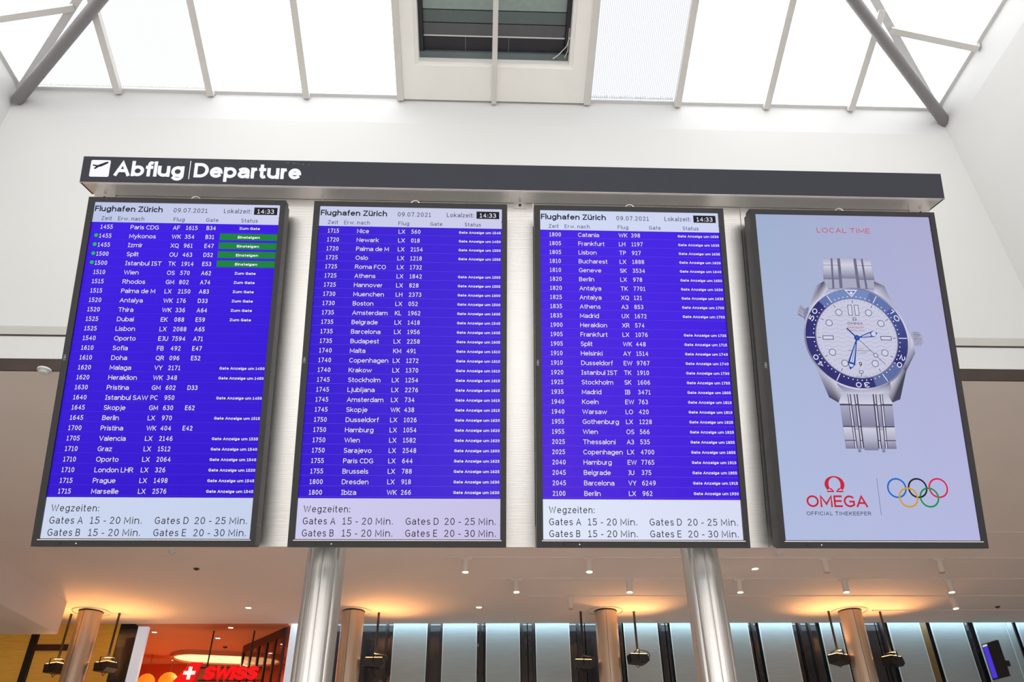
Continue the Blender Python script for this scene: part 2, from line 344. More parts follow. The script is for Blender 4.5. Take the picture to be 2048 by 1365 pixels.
win = bpy.data.objects.new('added_window_1', None); C.objects.link(win); win.location = (0, -9.05, .6); win['kind'] = 'structure'  # unseen glazed rear wall, added to bring daylight onto the steel and ceiling
for k in range(9): mb = MB(); mb.box((-12+3*k-.04, -9.1, .6), (-12+3*k+.04, -9, 4.9)); mb.build('mullion', ALU, win)
for k in range(8): mb = MB(); mb.box((-12+3*k+.04, -9.06, .6), (-12+3*k+2.96, -9.05, 4.9)); mb.build('glass_pane', ADDED_GLASS, win)
# light well: upper curb and splayed walls below it
def well(side):
    T = .1
    z0, z1, z2 = CH+EZ+.012, WK+EZ, SKZ+EZ
    cu, lo = MB(), MB()
    ym, y2 = -4.94, SKB
    if side == 'back':
        q = [(WX0, y2), (WX1, y2)]; n = V(0, 1, 0); b = [(bx0, by1), (bx1, by1)]
    elif side == 'front':
        q = [(WX1, ym), (WX0, ym)]; n = V(0, -1, 0); b = [(bx1, by0), (bx0, by0)]
    elif side == 'left':
        q = [(WX0, ym), (WX0, y2)]; n = V(-1, 0, 0); b = [(bx0, by0), (bx0, by1)]
    else:
        q = [(WX1, y2), (WX1, ym)]; n = V(1, 0, 0); b = [(bx1, by1), (bx1, by0)]
    cu.prism([V(*q[0], z1), V(*q[1], z1), V(*q[1], z2), V(*q[0], z2)], n*T)
    lo.prism([V(*b[0], z0), V(*b[1], z0), V(*q[1], z1), V(*q[0], z1)], n*T)
    return lo, cu
for i, sd in enumerate(('back', 'front', 'left', 'right')):
    lo, cu = well(sd)
    struct('wall_well_%s' % sd, lo, WHITE); struct('trim_%d' % (i+2), cu, WHITE2)
# horizontal trims low on the far wall of the light well
def wy(z): return SKB+FL*(WK-z)
def ledge(z0, z1, proud, m, name):
    mb = MB(); mb.prism([E3(bx0, wy(z0)-proud, z0), E3(bx0, wy(z0)+.02, z0), E3(bx0, wy(z1)+.02, z1), E3(bx0, wy(z1)-proud, z1)], V(bx1-bx0, 0, 0)); struct(name, mb, m)
def zflare(px, py):
    d = ray(px, py); k = (SKB+FL*WK)/(d.y+FL*d.z); return d.z*k
za, zb, zc, zd = [zflare(0, y) for y in (652.5, 669, 672, 718)]
ledge(zb, za, .006, GREYP, 'trim_6'); ledge(zc, zb, .004, mat('painted_groove_shade', srgb(60, 55, 52), .7), 'trim_7')  # groove under the grey band: its shade is put into a dark flush strip
ledge(CH+.004, zd, .005, DARKBR, 'trim_8')
ledge(zd, zd+.012, .010, WHITE2, 'trim_10')

# bulkhead hanging from the ceiling on the left
mb = MB(); mb.box((-14, -9, 3.455+EZ), (-7.66, 15.03, cz)); bh = struct('trim_9', mb, CEIL)

# ------------------------------------------------------------------ skylight
SLP = .325
HALF = (WX1-WX0)/2; XC = (WX0+WX1)/2; YC = SKB-HALF
def slope(side):
    """maps (s along the eave, d up the slope in plan, e inwards) to world"""
    nrm = math.sqrt(1+SLP*SLP)
    def f(s, d, e=0):
        h = SKZ+SLP*d-e/nrm; off = HALF-d-e*SLP/nrm
        if side == 0: return E3(XC+s, YC+off, h)
        if side == 1: return E3(XC+off, YC-s, h)
        if side == 2: return E3(XC-s, YC-off, h)
        return E3(XC-off, YC+s, h)
    return f
sky = thing('skylight', (XC, YC, SKZ+EZ), 'large hipped skylight of white ribbed glass above the light well', 'skylight'); sky['kind'] = 'structure'
backbars = [x-XC for x in (-4.405, -3.31, -2.167, -1.036, .1, 1.24, 2.36, 3.47, 4.53)]
for sd in range(4):
    f = slope(sd)
    bars = backbars if sd == 0 else [s for s in (HALF-.945-1.13*k for k in range(0, 9))] if sd == 1 else [(HALF-.945-1.13*k) for k in range(0, 9)] if sd == 3 else [-4.5+1.125*k for k in range(9)]
    if sd in (1,): bars = sorted(-b for b in bars)
    bars = sorted(bars)
    edges = [-HALF]+bars+[HALF]
    dm = lambda s: HALF-abs(s)
    for k, (a, b) in enumerate(zip(edges, edges[1:])):
        d0 = 0
        if sd == 0 and k in (4, 5): d0 = 1.75
        pts = [(a, min(d0, dm(a))), (b, min(d0, dm(b))), (b, dm(b)), (a, dm(a))]
        if a < 0 < b: pts = [(a, d0), (b, d0), (b, dm(b)), (0, HALF), (a, dm(a))]
        pp = []
        for p in pts:
            if not pp or math.hypot(p[0]-pp[-1][0], p[1]-pp[-1][1]) > 1e-4: pp.append(p)
        pm = MB(); pm.quad([f(s, d, -.02) for s, d in pp]); pm.uv = [(s, d) for s, d in pp]
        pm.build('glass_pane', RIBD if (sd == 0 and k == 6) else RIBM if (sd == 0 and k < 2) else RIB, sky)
    for k, s in enumerate(bars):
        if sd == 0 and k == 4: continue
        bm_ = MB(); bm_.prism([f(s-.04, 0, .0), f(s+.04, 0, .0), f(s+.04, 0, .085), f(s-.04, 0, .085)], f(s, dm(s), 0)-f(s, 0, 0)); bm_.build('glazing_bar', ALU, sky)
    eb = MB(); eb.prism([f(-HALF, -.01, -.01), f(-HALF, .035, -.01), f(-HALF, .035, .012), f(-HALF, -.01, .012)], f(HALF, 0)-f(-HALF, 0)); eb.build('eaves_bar', WHITE2, sky)
for sx, sy_ in ((-1, 1), (1, 1), (1, -1), (-1, -1)):
    hb = MB(); hb.beam(E3(XC+sx*HALF, YC+sy_*HALF, SKZ-.03), E3(XC, YC, SKZ+SLP*HALF-.03), .085, .07, (0, 0, 1)); hb.build('hip_bar', WHITE2, sky)
# dirt seen through the lower glass edge
for k, (a, b) in enumerate(zip([-HALF]+backbars, backbars+[HALF])):
    if k in (4, 5): continue
    f = slope(0); dm_ = MB(); n = int((b-a)/.022)
    hh = .016 if k != 6 else .04
    for i in range(n):
        s = a+.05+(b-a-.1)*i/n
        if HALF-abs(s) < .1: continue
        dm_.quad([f(s, .05, -.012), f(s+.011, .05, -.012), f(s+.006, .05+hh*random.uniform(.6, 1.2), -.012)])
    dm_.build('edge_dirt', RIBEDGE, sky, kind='stuff')
# smoke vent in the middle of the far slope
f = slope(0)
vent = thing('smoke_vent', f(.11-XC, 0), 'cream framed smoke vent with dark louvred glass in the middle of the skylight', 'vent')
def vbox(name, s0, s1, d0, d1, e0, e1, m):
    b = MB(); b.box((s0-XC, d0, e0), (s1-XC, d1, e1), f); return b.build(name, m, vent)
vbox('lower_panel', -.995, 1.20, .01, .40, .0, .06, BEIGE)
vbox('side_panel', -.995, -.84, .40, 1.75, .0, .06, BEIGE)
vbox('side_panel', 1.03, 1.20, .40, 1.75, .0, .06, BEIGE)
vbox('upper_panel', -.84, 1.03, 1.62, 1.75, .0, .06, BEIGE)
vbox('reveal', -.84, -.80, .40, 1.62, -.28, .0, BEIGE); vbox('reveal', .99, 1.03, .40, 1.62, -.28, .0, BEIGE)
vbox('reveal', -.80, .99, .40, .43, -.28, .0, BEIGE); vbox('reveal', -.80, .99, 1.6, 1.62, -.28, .0, BEIGE)
vbox('window_frame', -.80, .99, .43, .50, -.20, -.14, VSLAT); vbox('window_frame', -.80, -.75, .50, 1.6, -.20, -.14, VDARK); vbox('window_frame', .94, .99, .50, 1.6, -.20, -.14, VDARK)
vbox('glass_pane', -.80, .99, .43, 1.6, -.26, -.24, VGLASS)
for d0, d1, m_ in ((.50, .66, VDARK), (.67, .80, mat('louvre_grey', srgb(92, 94, 98), .4, noise=.05)), (.81, .94, mat('louvre_teal_grey', srgb(96, 108, 108), .4, noise=.05)), (.95, 1.09, mat('louvre_pale', srgb(150, 164, 162), .35, noise=.08)), (1.10, 1.25, VDARK), (1.26, 1.4, VSLAT)):
    vbox('louvre_blade', -.745, .935, d0, d1, -.23, -.20, m_)
vbox('louvre_edge', -.745, .935, .66, .672, -.225, -.185, mat('bright_aluminium_edge', srgb(225, 225, 225), .3, emit=None, noise=.02))
vbox('louvre_divider', -.255, -.247, .50, .66, -.20, -.19, VSLAT); vbox('louvre_divider', .262, .270, .50, .66, -.20, -.19, VSLAT)
vbox('mullion', .07, .13, 0.0, 1.75, .06, .12, ALU)
ab = MB(); pts = [f(.985-XC, .70, -.13), f(.955-XC, .60, -.12), f(.86-XC, .50, -.12), f(.80-XC, .46, -.12)]; ab.path(pts, .007); ab.path([f(.975-XC, .80, -.13), f(.975-XC, .55, -.13), f(.94-XC, .47, -.12)], .006); ab.build('opener_arm', CHROME, vent)
# diagonal steel tubes at the corners
for (x0, m_, k_, lab) in ((-5.50, .45, 1.2, 'grey diagonal steel tube rising from the corner above the sign'), (5.715, .326, 1.2, 'grey diagonal steel tube rising from the corner above the watch screen')):
    sx = 1 if x0 < 0 else -1
    zz = 7.51
    p = E3(x0-(.05*sx if 0 else 0), 6.30, zz); x_ = p.x
    if x0 > 0: p.x = WX1-.03
    else: p.x = WX0+.09
    p.y = 6.27
    d = V(sx*k_, -1, m_)
    t = thing('diagonal_tube', p, lab, 'steel tube', 'diagonal tubes')
    b = MB(); b.tube(p, p+d*3.05, .067, 28); b.build('tube_shaft', TUBE, t, smooth=True)
    b = MB(); b.tube(p-d*.025, p+d*.002, .069, 28); b.build('end_collar', TUBE, t, smooth=True)

# ------------------------------------------------------------------ display wall
TILT = .304629; D0 = 2.537860; Z0 = .884782
UV_ = V(0, -math.sin(TILT), math.cos(TILT)); NN = V(0, -math.cos(TILT), -math.sin(TILT))
def W(x, v, e=0.0): return V(x, D0, Z0+EZ)+UV_*v+NN*e
XS = [-1.44067, -.614009, .20942, 1.031439]; SW, SH = .6804, 1.2096
def wbox(mb, x0, x1, v0, v1, e0, e1): mb.box((x0, v0, e0), (x1, v1, e1), W)

dw = thing('display_wall_panel', W(.14, -.02, -.1), 'brushed stainless steel panel that carries the four portrait screens', 'metal panel')
edges = [-1.495, XS[1]-.018, XS[2]-.018, XS[3]-.018, 1.778]
for a, b_ in zip(edges, edges[1:]):
    b = MB(); wbox(b, a+.0015, b_-.0015, -.022, 1.31, -.125, -.1); b.build('steel_sheet', STEELP, dw)
b = MB(); wbox(b, -1.47, 1.75, .05, 1.2, -.16, -.1255); b.build('rear_frame', MULL, dw)
for x0, x1 in ((-1.50, -1.42), (.115, .163), (1.70, 1.785)):
    b = MB(); wbox(b, x0, x1, 1.262, 1.31, -.0995, -.095); b.build('corner_tab', STEELP, dw)
    b = MB(); b.tube(W((x0+x1)/2, 1.275, -.095), W((x0+x1)/2, 1.275, -.092), .005, 12); b.build('screw', MULL, dw)

# sign header
hd = thing('departure_sign', W(.14, 1.29, -.05), 'long anthracite header sign with white departure lettering above the screens', 'sign')
b = MB(); wbox(b, -1.511, 1.789, 1.29, 1.398, -.098, 0); b.build('sign_box', HEAD, hd)
b = MB(); wbox(b, -1.50, 1.778, 1.2865, 1.29, -.097, -.004); b.build('steel_underside', mat('satin_steel_underside', (.88, .86, .85), .3, metal=.45, noise=.04, scale=5, stretch=(60, 1.5, 1.5), bump=.1), hd)
b = MB(); wbox(b, -1.511, 1.789, 1.288, 1.291, -.003, .0015); b.build('bottom_edge_trim', CHROME, hd)
def flat(name, quads, e, col, parent, material=PIC, x0=0, y0=0):
    mb = MB()
    for q in quads: mb.quad([W(x0+p[0], y0+p[1], e) for p in q], col)
    return mb.build(name, material, parent)
SWH = srgb(250, 250, 255)
def rrect(x0, y0, x1, y1, r, n=5):
    P = []
    for cx, cy_, a in ((x1-r, y1-r, 0), (x0+r, y1-r, 90), (x0+r, y0+r, 180), (x1-r, y0+r, 270)):
        P += [(cx+r*math.cos(math.radians(a+90*i/n)), cy_+r*math.sin(math.radians(a+90*i/n))) for i in range(n+1)]
    return P
ic = flat('pictogram_tile', [rrect(-1.480, 1.3133, -1.408, 1.3828, .006)], .0012, SWH, hd)
flat('aeroplane_pictogram', [[(-1.4726, 1.3585), (-1.470, 1.3640), (-1.4540, 1.3612), (-1.4260, 1.3745), (-1.4165, 1.3765), (-1.4150, 1.3720), (-1.4210, 1.3665), (-1.4420, 1.3545), (-1.4575, 1.3560)],
     [(-1.4455, 1.3560), (-1.4610, 1.3440), (-1.4665, 1.3480), (-1.4580, 1.3570)], [(-1.4620, 1.3585), (-1.4700, 1.3585), (-1.4530, 1.3540), (-1.4440, 1.3560)]], .0020, srgb(45, 45, 56), hd)
flat('lettering', text('Abflug', -1.390, 1.3185, .0605, .212, fit=.258, sb=.03), .0012, SWH, hd)
flat('divider_bar', [[(-1.1135, 1.3105), (-1.1105, 1.3105), (-1.1105, 1.387), (-1.1135, 1.387)]], .0012, SWH, hd)
flat('lettering', text('Departure', -1.0955, 1.3185, .0605, .212, fit=.400, sb=.03), .0012, SWH, hd)
sc = MB()
for i in range(16):
    x = random.uniform(-.755, -.668); wd = random.uniform(.0008, .004); y = 1.388-(x+.755)*.09+random.uniform(-.001, .001)
    sc.quad([W(x, y, .0008), W(x+wd, y, .0008), W(x+wd, y+.0008, .0008), W(x, y+.0008, .0008)], srgb(200, 200, 205))
sc.build('scratches', PIC, hd, kind='stuff')

LABS = ['flight screen under the sign lettering, with green boarding boxes', 'flight screen of 1715 to 1800 departures, second in the row',
        'flight screen of 1800 to 2100 departures, beside the watch screen', 'advertising screen showing a steel wristwatch with blue bezel']
GRP = 'portrait screens on the steel panel'
def grad_rect(x0, y0, x1, y1, cols, e, ox, mb, n=6):
    """cols: bottom-left, bottom-right, top-right, top-left (linear)"""
    def c(u, v): return tuple((cols[0][k]*(1-u)+cols[1][k]*u)*(1-v)+(cols[3][k]*(1-u)+cols[2][k]*u)*v for k in range(3))
    for i in range(n):
        for j in range(n):
            u0_, u1_, v0_, v1_ = i/n, (i+1)/n, j/n, (j+1)/n
            mb.quad([W(ox+x0+(x1-x0)*a, y0+(y1-y0)*b_, e) for a, b_ in ((u0_, v0_), (u1_, v0_), (u1_, v1_), (u0_, v1_))], [c(u0_, v0_), c(u1_, v0_), c(u1_, v1_), c(u0_, v1_)])
def display_case(i):
    ox = XS[i]; t = thing('advertising_display' if i == 3 else 'flight_display', W(ox+SW/2, -.02, -.05), LABS[i], 'screen', GRP)
    b = MB(); x0, x1, v0, v1 = ox-.0215, ox+SW+.0195, -.026, 1.2265
    wbox(b, x0+.004, x1-.004, v0+.004, v1-.004, -.062, 0); b.build('housing', BLACK, t)
    b = MB()                                        # bezel of four mitred bars, joints near the corners as on the real frame
    for a in ((x0, ox+.0005, v0, v1), (ox+SW-.0005, x1, v0, v1)): wbox(b, *a, -.030, .010)
    wbox(b, ox, ox+SW, SH-.0005, v1, -.030, .010); wbox(b, ox, ox+SW, v0, -.003, -.030, .010)
    bz = b.build('bezel', BLACK, t)
    b = MB()
    wbox(b, ox+SW*.0-.004, ox+SW+.004, -.0055, -.0025, .0098, .0115); b.build('chamfer_glint', CHROME, t)  # chrome strip put in for the light caught on the lower chamfer
    b = MB()
    for xx, vv in ((x0, .045), (x1-.0215, .045), (x0, 1.20-.045), (x1-.0215, 1.20-.045)): wbox(b, xx-.0003, xx+.0218, vv, vv+.0012, -.03, .0104)
    for xx in (x0+.06, x1-.07): wbox(b, xx, xx+.0012, v0-.0003, -.0045, -.03, .0104); wbox(b, xx, xx+.0012, SH+.001, v1+.0003, -.03, .0104)
    b.build('bezel_joint', LIP, t, kind='stuff')
    b = MB(); b.torus(W(ox+SW/2+.01, v1+.014, -.035), NN, .0165, .004, 24, 8); b.build('lifting_eye', CHROME, t, smooth=True)
    b = MB(); b.tube(W(ox+.122, -.0155, .009), W(ox+.122, -.0155, .0108), .0022, 12); b.build('power_light', mat('power_led_%d' % i, (.5, .55, .5), .3, emit=(.5, .6, .55), estr=.6), t)
    b = MB(); b.tube(W(ox+.072, -.0155, .009), W(ox+.072, -.0155, .0108), .0045, 14); b.build('infrared_window', BLACKIN, t)
    b = MB(); wbox(b, ox+.25, ox+.45, .35, .75, -.1, -.062); wbox(b, ox+.32, ox+.38, .1, 1.1, -.1, -.07); b.build('mounting_bracket', MULL, t)
    # maker's lettering, reading downwards on the left bezel
    q = text('NEC', 0, 0, .0075, .15, fit=.021)
    q = [[(ox-.0165+y_, .6205-x_) for x_, y_ in k] for k in q]
    flat('maker_lettering', q, .0104, srgb(190, 190, 200), t)
    return t, ox
ROWS = [
"1455,Paris CDG,AF,1615,B34,Z|1455,Mykonos,WK,354,B31,E|1455,Izmir,XQ,961,E47,E|1500,Split,OU,463,D52,E|1500,Istanbul IST,TK,1914,E53,E|1510,Wien,OS,570,A62,Z|1515,Rhodos,GM,802,A74,Z|1515,Palma de M,LX,2150,A83,Z|1520,Antalya,WK,176,D33,Z|1520,Thira,WK,336,A64,Z|1525,Dubai,EK,088,E59,Z|1525,Lisbon,LX,2088,A65,|1540,Oporto,EJU,7594,A71,|1610,Sofia,FB,492,E47,|1610,Doha,QR,096,E52,|1620,Malaga,VY,2171,,1450|1620,Heraklion,WK,348,,1450|1630,Pristina,GM,602,D33,|1640,Istanbul SAW,PC,950,,1450|1645,Skopje,GM,630,E62,|1645,Berlin,LX,970,,1515|1700,Pristina,WK,404,E42,|1705,Valencia,LX,2146,,1535|1710,Graz,LX,1512,,1540|1710,Oporto,LX,2064,,1540|1710,London LHR,LX,326,,1520|1715,Prague,LX,1498,,1545|1715,Marseille,LX,2576,,1545",
"1715,Nice,LX,560,,1545|1720,Newark,LX,018,,1450|1720,Palma de M,LX,2154,,1550|1725,Oslo,LX,1218,,1555|1725,Roma FCO,LX,1732,,|1725,Athens,LX,1842,,1555|1725,Hannover,LX,828,,1555|1730,Muenchen,LH,2373,,1600|1730,Boston,LX,052,,1500|1735,Amsterdam,KL,1962,,1605|1735,Belgrade,LX,1418,,1545|1735,Barcelona,LX,1956,,1605|1735,Budapest,LX,2258,,1605|1740,Malta,KM,491,,1610|1740,Copenhagen,LX,1272,,1610|1740,Krakow,LX,1370,,1610|1745,Stockholm,LX,1254,,1615|1745,Ljubljana,LX,2276,,1615|1745,Amsterdam,LX,734,,1615|1745,Skopje,WK,438,,1515|1750,Dusseldorf,LX,1026,,1620|1750,Hamburg,LX,1054,,1620|1750,Wien,LX,1582,,1620|1750,Sarajevo,LX,2548,,1600|1755,Paris CDG,LX,644,,1625|1755,Brussels,LX,788,,1625|1800,Dresden,LX,918,,1630|1800,Ibiza,WK,266,,1630",
"1800,Catania,WK,398,,1630|1805,Frankfurt,LH,1197,,1635|1805,Lisbon,TP,927,,1635|1810,Bucharest,LX,1888,,1620|1810,Geneve,SK,3534,,1640|1820,Berlin,LX,978,,1650|1820,Antalya,TK,7701,,1630|1825,Antalya,XQ,121,,1635|1835,Athens,A3,853,,1705|1835,Madrid,UX,1672,,1705|1900,Heraklion,XR,574,,|1905,Frankfurt,LX,1076,,1735|1905,Split,WK,448,,1715|1910,Helsinki,AY,1514,,1740|1910,Dusseldorf,EW,9767,,1740|1920,Istanbul IST,TK,1910,,1730|1925,Stockholm,SK,1606,,1755|1935,Madrid,IB,3471,,1805|1940,Koeln,EW,763,,1810|1940,Warsaw,LO,420,,1810|1955,Gothenburg,LX,1228,,1825|1955,Wien,OS,566,,1825|2025,Thessaloni,A3,535,,1855|2025,Copenhagen,LX,4700,,1855|2040,Hamburg,EW,7765,,1910|2045,Belgrade,JU,375,,1855|2045,Barcelona,VY,6249,,1915|2100,Berlin,LX,962,,1930"]
BLUES = [(srgb(46, 2, 206), srgb(44, 0, 206), srgb(52, 6, 224), srgb(58, 14, 228)), (srgb(46, 8, 206), srgb(70, 40, 214), srgb(58, 26, 214), srgb(52, 18, 212)), (srgb(78, 36, 216), srgb(58, 8, 220), srgb(62, 20, 226), srgb(66, 26, 228))]
PALES = [(srgb(204, 214, 238), srgb(196, 208, 236), srgb(206, 208, 238), srgb(186, 196, 228)), (srgb(206, 202, 238), srgb(198, 192, 228), srgb(204, 204, 232), srgb(198, 204, 234)), (srgb(224, 232, 250), srgb(216, 220, 244), srgb(204, 212, 240), srgb(206, 216, 242))]
INK = srgb(22, 22, 34); YEL = srgb(244, 242, 205); mm = .001
def T(s, x, y, cap, **k):
    """text at x,y millimetres from the top left of the screen"""
    return text(s, x*mm, SH-y*mm, cap*mm, **{**k, **({'fit': k['fit']*mm} if k.get('fit') else {})})
def R4(x0, y0, x1, y1): return [(x0*mm, SH-y1*mm), (x1*mm, SH-y1*mm), (x1*mm, SH-y0*mm), (x0*mm, SH-y0*mm)]
for i in range(3):
    t, ox = display_case(i)
    b = MB(); pl = PALES[i]
    grad_rect(0, 0, SW, SH, (pl[0], pl[1], pl[2], pl[3]), .002, ox, b, 2)
    scr = b.build('screen', PIC, t)
    b = MB(); bl = BLUES[i]; grad_rect(0, SH-1.0763, SW, SH-.0805, bl, .0026, ox, b, 8); b.build('blue_field', PIC, scr)
    flat('title_lettering', T('Flughafen Zürich', 4, 37.8, 22.5, th=.185, fit=246, sb=.045), .0028, INK, scr, x0=ox)
    flat('date_lettering', T('09.07.2021', 290, 37, 17.6, th=.118, fit=124), .0028, INK, scr, x0=ox)
    flat('clock_label', T('Lokalzeit:', 474, 36.5, 17.4, th=.118, fit=101), .0028, INK, scr, x0=ox)
    flat('clock_box', [R4(584.5, 11.3, 670, 41)], .0028, srgb(24, 22, 34), scr, x0=ox)
    flat('clock_digits', T('14:33', 597, 36, 17.6, th=.125, fit=61), .0032, srgb(245, 245, 250), scr, x0=ox)
    
    for s_, x_, w_ in (('Zeit', 33, 37), ('Erw. nach', 93, 94.5), ('Flug', 294, 40), ('Gate', 413, 44.5), ('Status', 541, 60.5)): flat('column_heading', T(s_, x_, 73, 15.3, th=.125, fit=w_), .0028, srgb(52, 44, 96), scr, x0=ox)
    for r, row in enumerate(ROWS[i].split('|')):
        tm, ds, al, no, ga, stt = row.split(','); y = 107.6+35.45*r; mb = MB()
        def put(qs, col, e=.0032):
            for q in qs: mb.quad([W(ox+p[0], p[1], e) for p in q], col)
        put([R4(1, y+5.2, 679, y+6.3)], srgb(112, 62, 232) if i else srgb(86, 40, 224), .0030)
        put(T(tm, 35, y, 16.4, th=.118, wf=.985, sb=.095), YEL)
        put(T(ds, 143, y, 16.4, th=.118, wf=1.19, sb=.053), YEL); put(T(al, 296, y-.5, 16.4, th=.118, wf=1.1, sb=.06), YEL)
        put(T(no, 343.5, y-1, 16.4, th=.118, wf=1.0, sb=.095), YEL)
        if ga: put(T(ga, 418, y-1.5, 16.4, th=.125, wf=.97, sb=.09), YEL)
        if stt == 'E':
            put([R4(469, y-24.3, 681, y+1.2)], srgb(4, 130, 52), .0031); put(T('Einsteigen', 575, y-5.5, 9.8, th=.2, fit=80, align='c', sb=.07), SWH)
            cc = [(23.5*mm+7*mm*math.cos(a*math.pi/8), SH-(y-9.5)*mm+7*mm*math.sin(a*math.pi/8)) for a in range(16)]; put([cc], srgb(4, 196, 60))
        elif stt == 'Z': put(T('Zum Gate', 575, y-5.5, 9.8, th=.2, fit=75, align='c', sb=.07), YEL)
        elif stt: put(T('Gate Anzeige um '+stt, 676, y-4.7, 9.6, th=.185, fit=156, align='r', sb=.07), YEL)
        mb.build('flight_row', PIC, scr)
    fr = []; fq = T('Wegzeiten:', 21.5, 1122.8, 22.6, th=.112, fit=154.5)
    for y_, a_, b_, d_ in ((1162.5, 'A', 'D', '25'), (1201.5, 'B', 'E', '30')):
        fq += T('Gates '+a_, 21.5, y_, 23, th=.112, fit=108 if a_ == 'A' else 104.5)+T('15 - 20 Min.', 153, y_, 23, th=.112, fit=167.5); fr += T('Gates '+b_, 363, y_, 23, th=.112, fit=110 if a_ == 'A' else 106)+T('20 - '+d_+' Min.', 493, y_, 23, th=.112, fit=172)
    flat('walking_time_lettering', fq, .0028, INK, scr, x0=ox); flat('walking_time_lettering', fr, .0028, INK, scr, x0=ox)

# ---- watch advertisement
t, ox = display_case(3)
b = MB(); grad_rect(0, 0, SW, SH, (srgb(176, 188, 222), srgb(180, 182, 222), srgb(172, 170, 208), srgb(158, 174, 206)), .002, ox, b, 8); scr = b.build('screen', PIC, t)
def lay(name, items, e):
    """items: (list of mm points or list of (x,y) , colour or per-point colours)"""
    mb = MB()
    for pts, col in items: mb.quad([W(ox+p[0]*mm, SH-p[1]*mm, e) for p in pts], col)
    return mb.build(name, PIC, scr)
def ring_items(cx, cy, r0_, r1_, colf, n=72, a0=0, a1=360):
    out = []
    for k in range(n):
        a, b_ = math.radians(a0+(a1-a0)*k/n), math.radians(a0+(a1-a0)*(k+1)/n)
        P = [(cx+r*math.sin(q), cy-r*math.cos(q)) for r, q in ((r0_, a), (r1_, a), (r1_, b_), (r0_, b_))]
        out.append((P, colf(math.degrees((a+b_)/2))))
    return out
def disc(cx, cy, r, col, n=28): return ([(cx+r*math.cos(2*math.pi*k/n), cy+r*math.sin(2*math.pi*k/n)) for k in range(n)], col)
def stroke(pts, w_, col, cap=False): return [(q, col) for q in strip(pts, w_, cap)]
def rot(pts, cx, cy, a):
    c, s = math.cos(math.radians(a)), math.sin(math.radians(a)); return [(cx+x*c-y*s, cy+x*s+y*c) for x, y in pts]
def tx(s, x, y, cap, col, ang=0, **k):
    s = s.replace('I', '¡').replace('1', '¹')
    return [(rot([(p[0], -p[1]) for p in q], x, y, ang), col) for q in text(s, 0, 0, cap, **k)]
def lerp(a, b_, t_): return tuple(a[k]+(b_[k]-a[k])*t_ for k in range(3))
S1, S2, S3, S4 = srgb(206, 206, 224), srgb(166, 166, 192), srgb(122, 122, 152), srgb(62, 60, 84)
WCX, WCY = 337.5, 489.5
it = []
def link(x0, x1, y0, y1, xb0, xb1, a, b_): it.append(([(x0, y0), (x1, y0), (xb1, y1), (xb0, y1)], [a, a, b_, b_]))
# bracelet above: outer links, thin polished strips, middle link
for (y0, y1, a, b_) in ((176, 206, S2, S1), (206, 262, S1, S3), (262, 300, S2, S2)):
    for (u0_, u1_) in ((0, .16), (.20, .30), (.36, .64), (.70, .80), (.84, 1)):
        l0, r0_, l1, r1_ = 246.5-(y0-176)*.075, 427.5+(y0-176)*.055, 246.5-(y1-176)*.075, 427.5+(y1-176)*.055
        up = 4 if .3 < u0_ < .6 else 0
        link(l0+(r0_-l0)*u0_, l0+(r0_-l0)*u1_, y0-up, y1-2-up*.5, l1+(r1_-l1)*u0_, l1+(r1_-l1)*u1_, a, b_)
base = []
lay('bracelet_shadow_picture', [([(246.5, 177), (427.5, 177), (436, 300), (236, 300)], lerp(S3, S4, .35))], .0022)
lay('bracelet_shadow_picture', [([(243, 640), (441, 640), (430, 896), (249, 896)], S4)], .0022)
lay('upper_bracelet_picture', it, .0023); it = []
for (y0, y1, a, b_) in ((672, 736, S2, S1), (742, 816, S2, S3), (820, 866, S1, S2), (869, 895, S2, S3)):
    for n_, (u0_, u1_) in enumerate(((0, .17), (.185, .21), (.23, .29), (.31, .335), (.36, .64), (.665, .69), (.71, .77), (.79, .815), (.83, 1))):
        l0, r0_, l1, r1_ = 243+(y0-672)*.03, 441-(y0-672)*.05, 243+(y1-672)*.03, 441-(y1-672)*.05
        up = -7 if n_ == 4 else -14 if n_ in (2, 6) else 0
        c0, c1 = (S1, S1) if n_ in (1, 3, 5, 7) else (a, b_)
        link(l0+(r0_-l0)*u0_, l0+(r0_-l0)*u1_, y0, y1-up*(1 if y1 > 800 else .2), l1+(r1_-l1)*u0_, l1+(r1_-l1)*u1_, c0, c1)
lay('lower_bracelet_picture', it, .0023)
case = [([(208, 287), (240, 270), (252, 300), (190, 380), (150, 440), (178, 360)], [S2, S4, S1, S1, S1, S2]), ([(431, 268), (467, 285), (486, 345), (520, 430), (500, 420), (425, 310)], [S4, S3, S2, S3, S1, S1]),
        ([(150, 520), (178, 616), (209, 713), (241, 732), (262, 690), (200, 600)], [S2, S2, S4, S4, S1, S1]), ([(505, 613), (468, 718), (438, 730), (418, 690), (480, 600), (530, 520), (545, 545)], [S4, S4, S4, S1, S1, S2, S3]),
        ([(500, 415), (520, 425), (538, 455), (546, 500), (548, 545), (505, 613), (480, 600)], [S1, S2, S2, S1, S3, S4, S3]), ([(245, 665), (440, 662), (440, 690), (400, 700), (280, 700), (245, 690)], [S3, S3, S2, S1, S1, S2])]
crown = [([(540, 468), (552, 462), (572, 464), (583, 474), (584, 506), (574, 518), (552, 516), (540, 508)], S2)]
for k in range(7): crown += [([(551, 465+k*8), (574+6*math.sin((k+.5)*.45), 467+k*7.6), (574+6*math.sin((k+.5)*.45), 469.5+k*7.6), (551, 467.5+k*8)], S4 if k % 2 else S3)]
lay('crown_picture', crown, .0023); crown = []
crown += [([(140, 363), (163, 386), (155, 421), (127, 405), (125, 391)], S2)]
